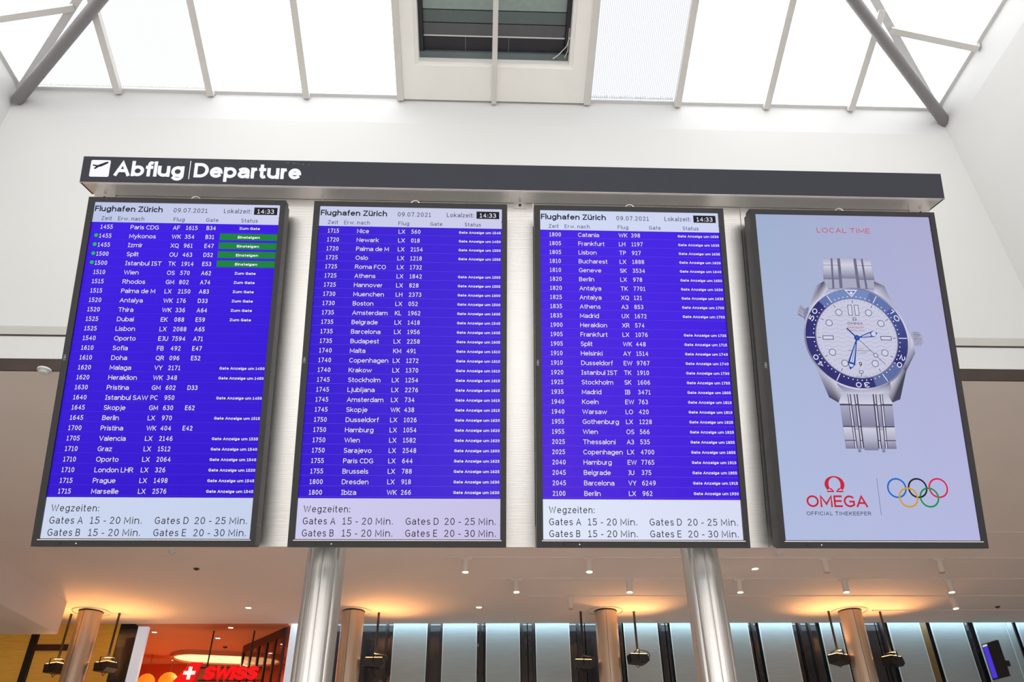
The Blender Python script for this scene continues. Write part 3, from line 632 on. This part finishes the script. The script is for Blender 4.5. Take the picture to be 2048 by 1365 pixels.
for k in range(6):
    q0, q1 = (k+.3)/6.2, (k+.75)/6.2
    crown += [([(140-13*q0, 364+41*q0), (162-10*q0, 386+34*q0), (162-10*q1, 386+34*q1), (140-13*q1, 364+41*q1)], S4 if k % 2 else S3)]
crown += [([(150, 385), (170, 372), (180, 400), (150, 425)], S3)]
lay('helium_valve_picture', crown, .0023); lay('watch_case_picture', case, .0024)
lay('case_ring_picture', ring_items(WCX, WCY, 150, 196, lambda a: lerp(S1, S3, .5+.5*math.sin(math.radians(a*3+40)))), .0025)
def bezcol(a):
    a = a % 360; light, mid, dark = srgb(112, 134, 188), srgb(70, 84, 150), srgb(42, 40, 112)
    if a < 50 or a > 318: return light if (a < 20 or a > 330) else lerp(light, mid, .5)
    if a < 115: return lerp(mid, dark, (a-50)/65)
    if 125 < a < 165: return lerp(dark, light, .55)
    return dark
lay('blue_bezel_picture', ring_items(WCX, WCY, 153, 189.5, bezcol, 120), .0026)
it = ring_items(WCX, WCY, 149, 153.5, lambda a: S3)
it += [([(WCX-25, WCY-187), (WCX+25, WCY-187), (WCX, WCY-158)], srgb(225, 228, 245))]
for a in range(0, 360, 6):
    if a % 60 == 30: it += stroke([(WCX+156*math.sin(math.radians(a)), WCY-156*math.cos(math.radians(a))), (WCX+187*math.sin(math.radians(a)), WCY-187*math.cos(math.radians(a)))], 3, srgb(225, 228, 245))
    elif a: it.append(disc(WCX+160*math.sin(math.radians(a)), WCY-160*math.cos(math.radians(a)), 2.4, srgb(215, 220, 240), 10))
for s_, a in (('10', 60), ('20', 120), ('30', 180), ('40', 240), ('50', 300)):
    r_ = 167; x_, y_ = WCX+r_*math.sin(math.radians(a)), WCY-r_*math.cos(math.radians(a))
    it += tx(s_, x_, y_, 19, srgb(232, 234, 248), a, th=.16, fit=50, align='c', sb=.12)
lay('bezel_numerals_picture', it, .0028)
lay('triangle_inset_picture', [([(WCX-18, WCY-183), (WCX+18, WCY-183), (WCX, WCY-163)], srgb(96, 116, 170)), ], .0029)
lay('watch_dial_picture', [disc(WCX, WCY, 150, srgb(198, 199, 222), 72), disc(WCX, WCY-174, 6, srgb(215, 215, 225), 14)], .0030)
it = []
for k in range(-8, 9):
    yy = WCY+k*16.5; hw = math.sqrt(max(0, 128**2-(k*16.5)**2))
    if hw < 25: continue
    pts = [(WCX-hw+j*(2*hw)/40, yy+4*math.sin((WCX-hw+j*(2*hw)/40)*.16)) for j in range(41)]; it += stroke(pts, 1.6, srgb(172, 173, 198))
for a in range(0, 360, 6):
    r_ = 146; r2_ = 134 if a % 30 == 0 else 141
    it += stroke([(WCX+r2_*math.sin(math.radians(a)), WCY-r2_*math.cos(math.radians(a))), (WCX+r_*math.sin(math.radians(a)), WCY-r_*math.cos(math.radians(a)))], 2.2 if a % 30 == 0 else 1, srgb(50, 52, 80))
lay('dial_detail_picture', it, .0031)
it = []
MK = srgb(58, 66, 112); LU = srgb(206, 207, 228)
for a in (30, 60, 120, 150, 210, 240, 300, 330):
    x_, y_ = WCX+112*math.sin(math.radians(a)), WCY-112*math.cos(math.radians(a)); it += [disc(x_, y_, 13, MK)]
for x0_, x1_ in ((210, 251), (426, 467)): it.append(([(x0_, 482), (x1_, 482), (x1_, 498), (x0_, 498)], MK))
for x0_, x1_ in ((317, 333), (342, 358)): it.append(([(x0_, 362), (x1_, 362), (x1_, 404), (x0_, 404)], MK))
it.append(([(330, 613), (346, 613), (346, 624), (330, 624)], MK))
for q_ in it: lay('hour_marker_picture', [q_], .0032)
it = []
for a in (30, 60, 120, 150, 210, 240, 300, 330):
    x_, y_ = WCX+112*math.sin(math.radians(a)), WCY-112*math.cos(math.radians(a)); it += [disc(x_, y_, 10.8, LU)]
for x0_, x1_ in ((212.5, 248.5), (428.5, 464.5)): it.append(([(x0_, 484.5), (x1_, 484.5), (x1_, 495.5), (x0_, 495.5)], LU))
for x0_, x1_ in ((319, 331), (344, 356)): it.append(([(x0_, 364), (x1_, 364), (x1_, 402), (x0_, 402)], LU))
it.append(([(332, 615), (344, 615), (344, 622), (332, 622)], LU)); it.append(([(327, 574), (350, 574), (350, 603), (327, 603)], srgb(200, 200, 222)))
for q_ in it: lay('hour_marker_fill_picture', [q_], .0033)
it = tx('Ω', 337.5, 423, 12, srgb(40, 40, 60), fit=16, align='c', th=.16)+tx('OMEGA', 337.5, 439, 9.5, srgb(34, 34, 52), fit=57, align='c', th=.16)
it += tx('Seamaster', 337.5, 453.5, 9, srgb(196, 44, 66), fit=62, align='c', th=.12, slant=.15)+tx('PROFESSIONAL', 337.5, 464.5, 4.6, srgb(70, 70, 100), fit=66, align='c', th=.15)
it += tx('CO-AXIAL', 340, 532, 4.2, srgb(80, 80, 110), fit=40, align='c', th=.15)+tx('MASTER CHRONOMETER', 340, 541, 4.6, srgb(70, 70, 100), fit=82, align='c', th=.15)+tx('300M / 1000FT', 340, 550, 4.6, srgb(80, 80, 110), fit=58, align='c', th=.15)
it += tx('9', 338.5, 598, 17, srgb(26, 26, 46), fit=11, align='c', th=.15)+tx('SWISS', 325, 638, 4.2, srgb(60, 60, 90), fit=18, align='c', th=.15)+tx('MADE', 352, 638, 4.2, srgb(60, 60, 90), fit=18, align='c', th=.15)
lay('dial_lettering_picture', it, .0034)
HB, HL = srgb(26, 66, 150), srgb(205, 210, 235)
def pol(a, r): return (WCX+r*math.sin(math.radians(a)), WCY-r*math.cos(math.radians(a)))
it = []
ha, ma, sa = 76.5, 198, 137
# hour hand and minute hand as outlined sword shapes, then the thin second hand
def hand(a, L, w_, tip):
    d = math.radians(a); ux, uy = math.sin(d), -math.cos(d); px_, py_ = -uy, ux
    P = lambda l, s: (WCX+ux*l+px_*s, WCY+uy*l+py_*s)
    return [P(8, 2.2), P(L-tip, w_), P(L, 0), P(L-tip, -w_), P(8, -2.2)]
it.append((hand(ha, 82, 12, 16), HB)); it.append((hand(ma, 128, 14, 24), HB))
lay('hand_picture', it, .0035)
def inner(a, l0, l1, w0, w1):
    d = math.radians(a); ux, uy = math.sin(d), -math.cos(d); px_, py_ = -uy, ux
    P = lambda l, s: (WCX+ux*l+px_*s, WCY+uy*l+py_*s); return [P(l0, w0), P(l1, w1), P(l1, -w1), P(l0, -w0)]
it = [(inner(ha, 20, 54, 1.4, 6), HL), (inner(ma, 26, 98, 1.4, 7), HL), disc(*pol(ha, 66), 9, HL), (inner(ma, 105, 116, 9.5, 4), HL)]
it += stroke([pol(ha, 12), pol(ha, 56)], 1.6, HB)
lay('hand_fill_picture', it, .0036)
it = stroke([pol(ma, 8), pol(ma, 100)], 1.8, HB)+stroke([pol(sa+180, 8), pol(sa+180, 50)], 5, HB)+stroke([pol(sa, 0), pol(sa, 138)], 1.8, srgb(30, 40, 90))+[disc(*pol(sa, 90), 8.5, srgb(30, 44, 104)), disc(WCX, WCY, 10.5, HB)]
lay('second_hand_picture', it, .0037)
lay('second_hand_dot_picture', [disc(*pol(sa, 90), 6.3, LU), disc(WCX, WCY, 4, srgb(60, 100, 180))], .0038)
CR = srgb(196, 26, 52)
it = tx('LOCAL TIME', 235, 72.6, 20, srgb(206, 40, 66), fit=206, th=.115, sb=.09)
lay('advert_lettering', it, .0024)
it = tx('OMEGA', 88.5, 1098.8, 40, CR, fit=213.5, th=.16, sb=.045)
lay('advert_lettering', it, .0024)
it = tx('OFFICIAL TIMEKEEPER', 84.5, 1126.4, 12.8, INK, fit=225.5, th=.135, sb=.09)
lay('advert_lettering', it, .0024); lay('divider_line', stroke([(344.8, 999), (344.8, 1125.5)], 1.2, srgb(60, 60, 76)), .0024)
# the horseshoe sign: thick sides, thin top and foot
it = []
n = 28
for k in range(n):
    a0_, a1_ = [math.radians(-128+256*j/n) for j in (k, k+1)]
    def th_(a): return 5.5+8.5*abs(math.sin(a))**1.6
    def pt(a, r): return (193.0+(28.0+r)*math.sin(a), 1021.5-(26.5+r*.8)*math.cos(a))
    it.append(([pt(a0_, -th_(a0_)/2), pt(a0_, th_(a0_)/2), pt(a1_, th_(a1_)/2), pt(a1_, -th_(a1_)/2)], CR))
it += [([(164, 1048), (165, 1040), (167, 1043), (184, 1043), (172, 1036), (180, 1034), (189, 1044), (189, 1048)], CR), ([(222, 1048), (221, 1040), (219, 1043), (202, 1043), (214, 1036), (206, 1034), (197, 1044), (197, 1048)], CR)]
lay('horseshoe_emblem', it, .0024)
for k, (x_, y_, c_) in enumerate(((412, 1032.7, (0, 106, 196)), (485.7, 1032.5, (18, 18, 30)), (559.3, 1032, (214, 26, 74)), (449, 1065, (206, 154, 24)), (522.7, 1064.6, (0, 142, 72)))):
    lay('emblem_ring', ring_items(x_, y_, 28.8, 34.6, lambda a, c_=c_: srgb(*c_), 48), .0024+.0001*(k % 2)+(.0001 if k > 2 else 0))

# ------------------------------------------------------------------ stainless posts carrying the display wall
for (x_, y_, lab) in ((-.560, 2.82, 'stainless steel post below the second flight screen'), (.815, 2.82, 'stainless steel post below the third flight screen')):
    t = thing('support_post', (x_, y_, 0), lab, 'steel post', 'posts under the display wall')
    b = MB(); n = 64; R_ = .068; prof = []
    for k in range(n):
        a = 2*math.pi*k/n; r_ = R_-(.0035 if k % 8 == 0 else 0); prof.append((x_+r_*math.cos(a), y_+r_*math.sin(a)))
    b.prism([V(*p, .02) for p in prof], V(0, 0, 2.75)); b.build('post_shaft', STEEL, t, smooth=True)
    b = MB(); b.tube((x_, y_, 0), (x_, y_, .02), .12, 32); b.build('base_plate', STEEL, t)

# ------------------------------------------------------------------ far glass front
FY = 16.9; K = FY/16.7
back = MB(); back.box((-14, FY+.3, 0), (-6.93*K, FY+.4, cz+.25)); back.box((-3.86*K, FY+.3, 0), (14, FY+.4, cz+.25)); wb = struct('wall_back', back, MULL)
def fpanel(name, x0, x1, m, y=FY, z0=0.0, z1=None, th=.03):
    b = MB(); b.box((x0*K, y, z0), (x1*K, y+th, z1 or cz+.15)); return b.build(name, m, wb)
frosts = [(-1.75, -1.08), (-.74, -.06), (.15, .82), (1.17, 1.85), (3.01, 3.70), (3.99, 4.70), (4.93, 5.61), (5.87, 6.55), (7.17, 7.58), (7.70, 8.02), (8.63, 9.29), (9.55, 10.24), (10.49, 11.16), (11.42, 12.1)]
for a, b_ in frosts:
    o = fpanel('frosted_panel', a, b_, FROST)
    e = MB(); e.box((a*K-.012, FY-.004, 0), (a*K, FY+.03, cz+.15)); e.box((b_*K, FY-.004, 0), (b_*K+.012, FY+.03, cz+.15)); e.build('panel_edge', FEDGE, o)
gx = [-3.2, -1.75, -1.08+.33, .1, 1.0, 2.2, 3.0, 3.9, 4.8, 5.75, 6.7, 7.2, 8.4, 9.4, 10.35, 11.3, 12.4, 13.8]
for a, b_ in zip(gx, gx[1:]): fpanel('dark_glass_pane', a+.01, b_-.01, DGLASS, FY+.12, th=.02)
for x_ in (-1.9, -1.04, -.78, .02, .88, 1.12, 2.05, 2.95, 3.78, 4.78, 5.74, 6.75, 6.95, 8.5, 10.3, 11.36): fpanel('mullion', x_-.025, x_+.025, MULL, FY+.06, th=.06)
fpanel('bronze_panel', 9.31, 9.47, mat('bronze_glass', srgb(120, 98, 62), .4, noise=.1, scale=4), FY+.05, z0=1.2+EZ); fpanel('pale_jamb', 11.17, 11.29, FROST, FY-.03)
for a, b_ in ((-13.8, -11.5), (-11.45, -9.01), (-8.85, -7.31)): fpanel('gold_panel', a, b_, GOLD)
fpanel('dark_mullion', -8.99, -8.86, MULL, FY-.05); fpanel('dark_glass_pane', -7.29, -6.94, DGLASS, FY)
fpanel('dark_crossbeam', -8.86, -7.75, mat('brown_crossbeam', srgb(60, 30, 20), .5, noise=.1, scale=5), FY-.06, z0=3.555+EZ, z1=3.675+EZ)
fpanel('white_jamb', -6.93, -6.73, JAMB, FY-.02, th=.1); fpanel('white_jamb', -3.86, -3.22, JAMB, FY-.02, th=.1)

# ------------------------------------------------------------------ orange lounge behind the front
mb = MB(); mb.box((-14, 17.2, cz-.002), (-3.2, 24.2, cz+.25)); mb.box((-7.0, 16.675, cz-.002), (-3.92, 17.2, cz+.155)); struct('ceiling_lounge', mb, ORANGE)
mb = MB(); mb.box((-14, 20.6, 0), (-3.2, 20.7, cz-.002)); struct('wall_lounge', mb, ORANGE2)
mb = MB(); mb.box((-9.2, 17.31, 0), (-9.1, 20.6, cz-.002)); struct('wall_lounge_left', mb, ORANGE2)
mb = MB(); mb.box((-3.3, 17.31, 0), (-3.2, 20.6, cz-.002)); struct('wall_lounge_right', mb, TAN)
gw = thing('lounge_glass_wall', E3(-4.6, 17.4, -EZ), 'dark mullioned glass wall running back along the right of the orange lounge', 'glass wall')
A, B_ = V(-4.02, 16.98, 0), V(-5.28, 18.64, 0)
def gp(t_, z): p = A.lerp(B_, t_); return V(p.x, p.y, z)
for k in range(6):
    t_ = k/5; b = MB(); b.beam(gp(t_, 0), gp(t_, cz-.01), .045, .06, (B_-A)); b.build('mullion', MULL, gw)
for k in range(5):
    b = MB(); b.beam(gp((k+.5)/5, .02), gp((k+.5)/5, cz-.02), (B_-A).length/5-.05, .012, (B_-A).cross(V(0, 0, 1))); b.build('glass_pane', TINT, gw)
b = MB(); b.beam(gp(0, cz-.09), gp(1, cz-.09), .05, .16, (0, 0, 1)); b.build('head_rail', MULL, gw)
# pill-shaped ceiling lamp
def pill(cx, cy_, L_, R2, z, ang, n=14):
    P = []
    for s_, a in ((1, -90), (-1, 90)):
        for k in range(n+1): q = math.radians(a+180*k/n); P.append((s_*L_/2+R2*math.cos(q), R2*math.sin(q)))
    c, s = math.cos(ang), math.sin(ang); return [V(cx+x_*c-y_*s, cy_+x_*s+y_*c, z) for x_, y_ in P]
hl = thing('pill_ceiling_lamp', (-5.95, 19.8, cz-.15), 'pill shaped warm glowing ceiling lamp above the red airline sign', 'ceiling lamp')
b = MB(); b.prism(pill(-5.95, 19.75, 1.35, .52, cz-.06, .22), V(0, 0, .055)); b.build('diffuser', HALO, hl)
b = MB(); P0, P1 = pill(-5.95, 19.75, 1.35, .60, cz-.10, .22), pill(-5.95, 19.75, 1.35, .53, cz-.10, .22); n = len(P0)
for k in range(n):
    k2 = (k+1) % n; b.quad([P0[k], P0[k2], P1[k2], P1[k]]); b.quad([P0[k], P0[k]+V(0, 0, .095), P0[k2]+V(0, 0, .095), P0[k2]]); b.quad([P1[k], P1[k2], P1[k2]+V(0, 0, .04), P1[k]+V(0, 0, .04)])
b.build('rim', ORANGE, hl)
lamp('lounge_light', 'AREA', (-5.95, 19.75, cz-.14), 40, (1, .62, .3), 1.6, target=(-5.95, 19.75, 0), size_y=.9)
lamp('lounge_light', 'POINT', (-7.4, 18.6, 2.6), 130, (1, .50, .2), .3)  # warm light added inside the lounge, with no fixture of its own
lamp('lounge_light', 'POINT', (-6.1, 17.9, 2.4), 60, (1, .60, .32), .3)  # second added warm light, also without a fixture
# orange globes at the foot of the opening
for px_, py_, r_ in ((292, 1366, .19), (336, 1366, .22)):
    p = on_y(px_, py_, 19.5); t = thing('globe_lamp', p, 'blurred orange globe lamp %s' % ('by the white jamb' if px_ < 310 else 'nearer the red tail emblem'), 'globe lamp', 'orange globes')
    b = MB(); n = 18
    for i_ in range(n):
        for j_ in range(10):
            def sp(i, j): a, c = 2*math.pi*i/n, math.pi*j/10; return p+V(r_*math.sin(c)*math.cos(a), r_*math.sin(c)*math.sin(a), r_*math.cos(c))
            b.quad([sp(i_, j_), sp(i_, j_+1), sp(i_+1, j_+1), sp(i_+1, j_)])
    b.build('globe', ORB, t, smooth=True); b = MB(); b.tube(p+V(0, 0, r_), V(p.x, p.y, cz-.01), .006, 8); b.build('cord', MULL, t)

# airline sign
SY = 17.2
sg = thing('airline_sign', E3(-5.3, SY, 3.0), 'red and white illuminated airline sign with cross hanging in the lounge opening', 'sign')
def spr(name, pts, y, d, m, par=sg): b = MB(); b.prism([E3(x_, y, z_) for x_, z_ in pts], V(0, d, 0)); return b.build(name, m, par)
spr('tail_emblem', [(-5.90, 3.39), (-5.68, 3.39), (-5.86, 2.84), (-6.30, 2.90)], SY, .06, RED)
cr = MB()
for pts in ([(-5.935, 3.065), (-5.865, 3.065), (-5.855, 3.305), (-5.925, 3.305)], [(-6.02, 3.155), (-5.785, 3.155), (-5.775, 3.225), (-6.01, 3.225)]): cr.prism([E3(x_, SY-.008, z_) for x_, z_ in pts], V(0, .009, 0))
cr.build('white_cross', SIGNW, sg)
xx = -5.635
for ch, wd in (('S', .235), ('W', .33), ('I', .085), ('S', .235), ('S', .235)):
    g = text(ch, 0, 0, .265, .27, fit=wd, sb=.02, slant=.22) if ch != 'I' else [[(0, 0), (.075, 0), (.075+.058, .265), (.058, .265)]]
    b = MB()
    for q in g: b.prism([E3(xx+x_, SY-.02, 3.055+z_) for x_, z_ in q], V(0, .06, 0))
    b.build('letter', RED, sg); xx += wd-.008+(.0 if ch != 'W' else .01)
for z_ in (3.30, 3.055): spr('crossbar', [(-5.72, z_-.012), (-4.46, z_-.012), (-4.46, z_+.012), (-5.72, z_+.012)], SY+.05, .03, MULL)
for x_ in (-5.585, -4.74): b = MB(); b.tube(E3(x_, SY+.065, 3.30), V(x_, SY+.065, cz-.003), .016, 10); b.build('hanging_rod', MULL, sg)
spr('backboard', [(-6.03, 3.40), (-4.95, 3.36), (-4.95, 2.5), (-6.03, 2.5)], SY+.14, .02, TAN)

# ------------------------------------------------------------------ round columns
cols = [(-7.49, 'by the gold wall'), (-2.46, 'just right of the first steel post'), (2.49, 'just left of the second steel post'), (7.40, 'nearest the small wall monitor')]
CYY = 15.70
for x_, wh in cols:
    t = thing('round_column', (x_, CYY, 0), 'far round metal column lit orange at its head, %s' % wh, 'column', 'row of far columns')
    b = MB(); b.tube((x_, CYY, 0), (x_, CYY, cz-.012), .215, 40); b.build('shaft', COLM, t, smooth=True)
    b = MB(); b.box((x_-.03-.003, CYY-.2165, 0), (x_-.03+.003, CYY-.2, cz-.03)); b.build('seam', MULL, t)
    b = MB(); b.torus((x_, CYY, cz-.012), (0, 0, 1), .34, .008, 40, 8); b.build('ceiling_ring', CEIL, t, smooth=True)
    b = MB(); b.torus((x_, CYY, cz-.016), (0, 0, 1), .215, .010, 40, 8); b.build('head_joint', MULL, t, smooth=True)

# ------------------------------------------------------------------ floodlights on rods
fl = [(-7.95, 15.9, 3.02, 'black floodlight left of the gold-side column, below the bulkhead', -.5), (-7.0, 15.83, 3.03, 'black floodlight right of the gold-side column', -.5), (-1.98, 15.81, 3.08, 'black floodlight right of the column beside the first steel post', 0), (2.0, 15.75, 3.02, 'black floodlight in front of dark glass, left of the third column', .1),
      (3.06, 15.75, 3.12, 'black floodlight before the frosted panel, right of the third column', .15), (6.98, 15.73, 3.10, 'black floodlight left of the column near the wall monitor', .5), (8.05, 15.77, 3.07, 'black floodlight right of the column near the wall monitor', .5)]
proto = None
for k, (x_, y_, z_, lab, yaw) in enumerate(fl):
    x_ *= 1; z_ = z_+EZ
    if proto is None:
        proto = thing('floodlight', (0, 0, 0), lab, 'floodlight', 'floodlights beside the columns'); t = proto
        b = MB(); b.prism([V(-.17, -.12, -.06), V(.11, -.12, -.085), V(.19, -.12, -.02), V(.15, -.12, .09), V(-.19, -.12, .09)], V(0, .24, 0)); b.build('lamp_body', BLACK, t)
        b = MB(); b.prism([V(-.17, -.10, .09), V(.14, -.10, .09), V(.14, .10, .09), V(-.17, .10, .09)], V(0, 0, .012)); b.build('lamp_lens', FLENS, t)
        b = MB(); b.path([V(-.02, -.14, .0), V(-.02, -.14, .17), V(0, 0, .19), V(-.02, .14, .17), V(-.02, .14, .0)], .011); b.path([V(.0, 0, .19), V(.2, 0, .16), V(.24, 0, .10), V(.19, 0, -.02)], .009); b.build('bracket', MULL, t)
        b = MB(); b.tube((0, 0, .19), (0, 0, cz-z_), .022, 12); b.build('hanging_rod', MULL, t)
        b = MB(); b.path([V(-.07+.014*q, 0, -.065-.07*math.sin(q*math.pi/8)) for q in range(9)], .006); b.build('safety_cable', MULL, t)
    else:
        t = copy_tree(proto); t['label'] = lab
        rod = [c for c in t.children if c.name.startswith('hanging_rod')] or [c for c in bpy.data.objects if c.parent == t and c.name.startswith('hanging_rod')]
        rod[0].scale.z = (cz-z_)/(cz-(fl[0][2]+EZ)); 
    t.location = (x_, y_, z_); t.rotation_euler = (0, 0, yaw)
bpy.context.view_layer.update()
for (x_, y_, z_, lab, yaw) in fl:
    if abs(x_-2.0) < .1: continue
    lamp('floodlight_beam', 'SPOT', (x_, y_-.02, z_+EZ+.13), 125, (1, .43, .13), .05, target=(x_+(.25 if x_ < 2 else -.1), y_-.38, cz), angle=118, blend=.9)

# ------------------------------------------------------------------ lighting tracks, spots, downlights
def track(x0, x1, y, lab):
    t = thing('lighting_track', ((x0+x1)/2, y, cz), lab, 'lighting track', 'lighting tracks')
    b = MB(); b.box((x0, y-.018, cz-.014), (x1, y+.018, cz)); b.build('rail', LAMPW, t)
    b = MB(); x = x0+.4
    while x < x1: b.box((x, y-.022, cz-.017), (x+.05, y+.022, cz-.001)); x += 1.2
    b.build('rail_joint', LAMPW, t, kind='stuff')
    b = MB(); b.box((x0-.05, y-.03, cz-.016), (x0, y+.03, cz)); b.build('end_feed', LAMPW, t)
track(-.57, 13.9, 12.40, 'pale ceiling lighting track nearest the screens of the long three')
track(.21, 13.9, 13.54, 'pale ceiling lighting track that carries the middle row of spotlights')
track(.93, 13.9, 14.63, 'pale ceiling lighting track nearest the column heads')
track(7.62, 13.9, 11.17, 'short pale ceiling track starting right of the watch screen')
track(7.9, 13.9, 15.66, 'short pale ceiling track behind the last floodlight')
spots = [(-.23, 12.4, 1, 'at the left end of the nearest track'), (1.76, 12.4, 1, 'second on the nearest track'), (5.64, 12.4, 0, 'unlit, nearest track, under the left part of the watch screen'), (7.55, 12.4, 0, 'unlit, nearest track, under the right edge of the watch screen'),
         (.63, 13.54, 1, 'first on the middle track'), (2.6, 13.54, 1, 'second on the middle track'), (4.54, 13.54, 1, 'third on the middle track, right of the second steel post'), (6.42, 13.54, 1, 'fourth on the middle track, above the column by the monitor'), (8.3, 13.54, 1, 'last on the middle track'),
         (1.67, 14.63, 0, 'unlit, on the farthest track left of the third column'), (8.93, 14.63, 1, 'on the farthest track at the right')]
pr = {}
for x_, y_, on, wh in spots:
    if on not in pr:
        t = thing('track_spotlight', (0, 0, 0), '', 'spotlight'); pr[on] = t
        b = MB(); b.box((-.09, -.02, -.045), (.09, .02, -.014)); b.build('track_adapter', LAMPW, t)
        b = MB(); b.tube((0, 0, -.045), (0, 0, -.24), .052, 20, cap=True); b.build('lamp_housing', LAMPW, t, smooth=True)
        b = MB(); b.tube((0, 0, -.2405), (0, 0, -.247), .047, 20); b.build('lens', LENS if on else LENSOFF, t)
    else: t = copy_tree(pr[on])
    t['label'] = ('small white cylinder spotlight, ' + wh); t['group'] = 'track spotlights'; t['category'] = 'spotlight'
    t.location = (x_, y_, cz); t.rotation_euler = (random.uniform(-.05, .05), random.uniform(-.05, .05), 0)
    if on: lamp('spot_beam', 'SPOT', (x_, y_, cz-.27), 190, (1, .70, .56), .05, target=(x_+.2, y_-.3, 0), angle=75)
dls = [(1510, 1138, 1, 'small lit recessed downlight below the gap between third and watch screens'), (958, 1215, 1, 'tiny lit downlight right of the second column'), (497, 1216, 1, 'tiny lit downlight above the lounge opening')]
for px_, py_, on, lab in dls:
    p = on_z(px_, py_, CH); t = thing('downlight', p, lab, 'downlight')
    b = MB(); b.torus(p-V(0, 0, .003), (0, 0, 1), .065, .008, 24, 6); b.build('trim_ring', LAMPW, t, smooth=True)
    b = MB(); b.tube(p-V(0, 0, .006), p-V(0, 0, .001), .05, 20); b.build('lens', LENS, t)
ldl = [(309, 1265, 'by the white jamb'), (461.6, 1255.8, 'nearest the main ceiling edge'), (435.8, 1277, 'above the middle of the pill lamp'), (347.7, 1321, 'left of the pill lamp end'), (565, 1289, 'seen through the glass wall, upper'), (541, 1307, 'seen through the glass wall, lower')]
for px_, py_, wh in ldl:
    p = on_z(px_, py_, CH-.008); t = thing('downlight', p, 'tiny lit downlight in the orange lounge ceiling, %s' % wh, 'downlight', 'lounge downlights')
    b = MB(); b.torus(p-V(0, 0, .001), (0, 0, 1), .055, .007, 20, 6); b.build('trim_ring', ORANGE, t, smooth=True)
    b = MB(); b.tube(p-V(0, 0, .006), p-V(0, 0, .0), .05, 18); b.build('lens', LENS, t)
def detector(p, s_, lab):
    t = thing('smoke_detector', p, lab, 'smoke detector')
    b = MB(); b.tube(p, p-V(0, 0, .02*s_), .075*s_, 28); b.build('base_ring', WHITE2, t, smooth=True)
    b = MB(); b.tube(p-V(0, 0, .02*s_), p-V(0, 0, .055*s_), .058*s_, 28, r2=.045*s_); b.build('sensor_head', WHITE2, t, smooth=True)
    b = MB()
    for k in range(12):
        a = 2*math.pi*k/12; c = p+V(.055*s_*math.cos(a), .055*s_*math.sin(a), -.034*s_); b.tube(c-V(0, 0, .004), c+V(0, 0, .004), .006*s_, 6)
    b.build('sensor_slot', GREYP, t, kind='stuff')
detector(on_z(89, 739, CH)+V(0, -.0, .0), .85, 'white smoke detector at the ceiling edge left of the first screen')
detector(on_z(345, 1103, CH), .8, 'small white detector on the ceiling below the first screen')
detector(on_z(1557, 1106, CH), .8, 'small white detector on the ceiling below the watch screen')
for px_, py_, lab in ((393, 1138, 'small dark hole sensor in the ceiling below the first screen'), (1995, 1214, 'small dark ceiling sensor far right near the tracks'), (450, 1295, 'small dark dome sensor in the orange lounge ceiling')):
    p = on_z(px_, py_, CH-(.008 if px_ == 450 else .0)); t = thing('ceiling_sensor', p, lab, 'sensor')
    b = MB(); b.tube(p, p-V(0, 0, .012), .05, 20); b.build('sensor_ring', DARKBR, t, smooth=True); b = MB(); b.tube(p-V(0, 0, .012), p-V(0, 0, .03), .035, 20, r2=.02); b.build('sensor_dome', MULL, t, smooth=True)

# unseen cool strip added above the glass front to brighten the panel tops
mb = MB(); mb.box((-3.8, 16.70, cz+.13), (13.8, 16.80, cz+.155)); sl = mb.build('added_light_strip', mat('added_cool_strip', (.8, .9, 1), .4, emit=(.7, .9, 1), estr=3), None, label='long unseen cool white strip added above the frosted panels to light their tops', cat='light strip')
lamp('added_slot_light', 'AREA', (5.0, 16.75, cz+.12), 55, (.60, .84, 1), 17.6, target=(5.0, 16.84, 0), size_y=.09)

# wall monitor at the far right
mo = thing('wall_monitor', E3(10.1, 15.8, 2.8), 'black monitor with a violet strip, hung before the pale panel at far right', 'monitor')
p0, p1 = E3(10.06, 16.0, 3.44), E3(10.14, 15.60, 3.44)
ux = (p1-p0).normalized()
nx = V(0, 0, 1).cross(ux).normalized()
if nx.dot(V(0, 0, EZ)-p0) < 0: nx = -nx
Wd = (p1-p0).length*1.0
def mw(a, z, e): return V(p0.x, p0.y, 0)+ux*a+nx*e+V(0, 0, z+EZ)
b = MB(); b.box((0, 2.78, -.05), (Wd, 3.44, 0), mw); b.build('housing', BLACK, mo)
def mq(name, a0, a1, z0, z1, e, col): b = MB(); b.quad([mw(a0, z0, e), mw(a1, z0, e), mw(a1, z1, e), mw(a0, z1, e)], col); b.build(name, PIC, mo)
mq('screen', .012*1, Wd-.012, 2.795, 3.425, .002, srgb(24, 20, 20)); mq('violet_strip', .02, Wd*.36, 2.80, 3.38, .003, srgb(74, 52, 214)); mq('header_strip', .02, Wd*.36, 3.385, 3.42, .003, srgb(200, 220, 205))
b = MB(); b.box((Wd*.3, 3.0, -.3), (Wd*.6, 3.1, -.05), mw); b.build('wall_bracket', MULL, mo)
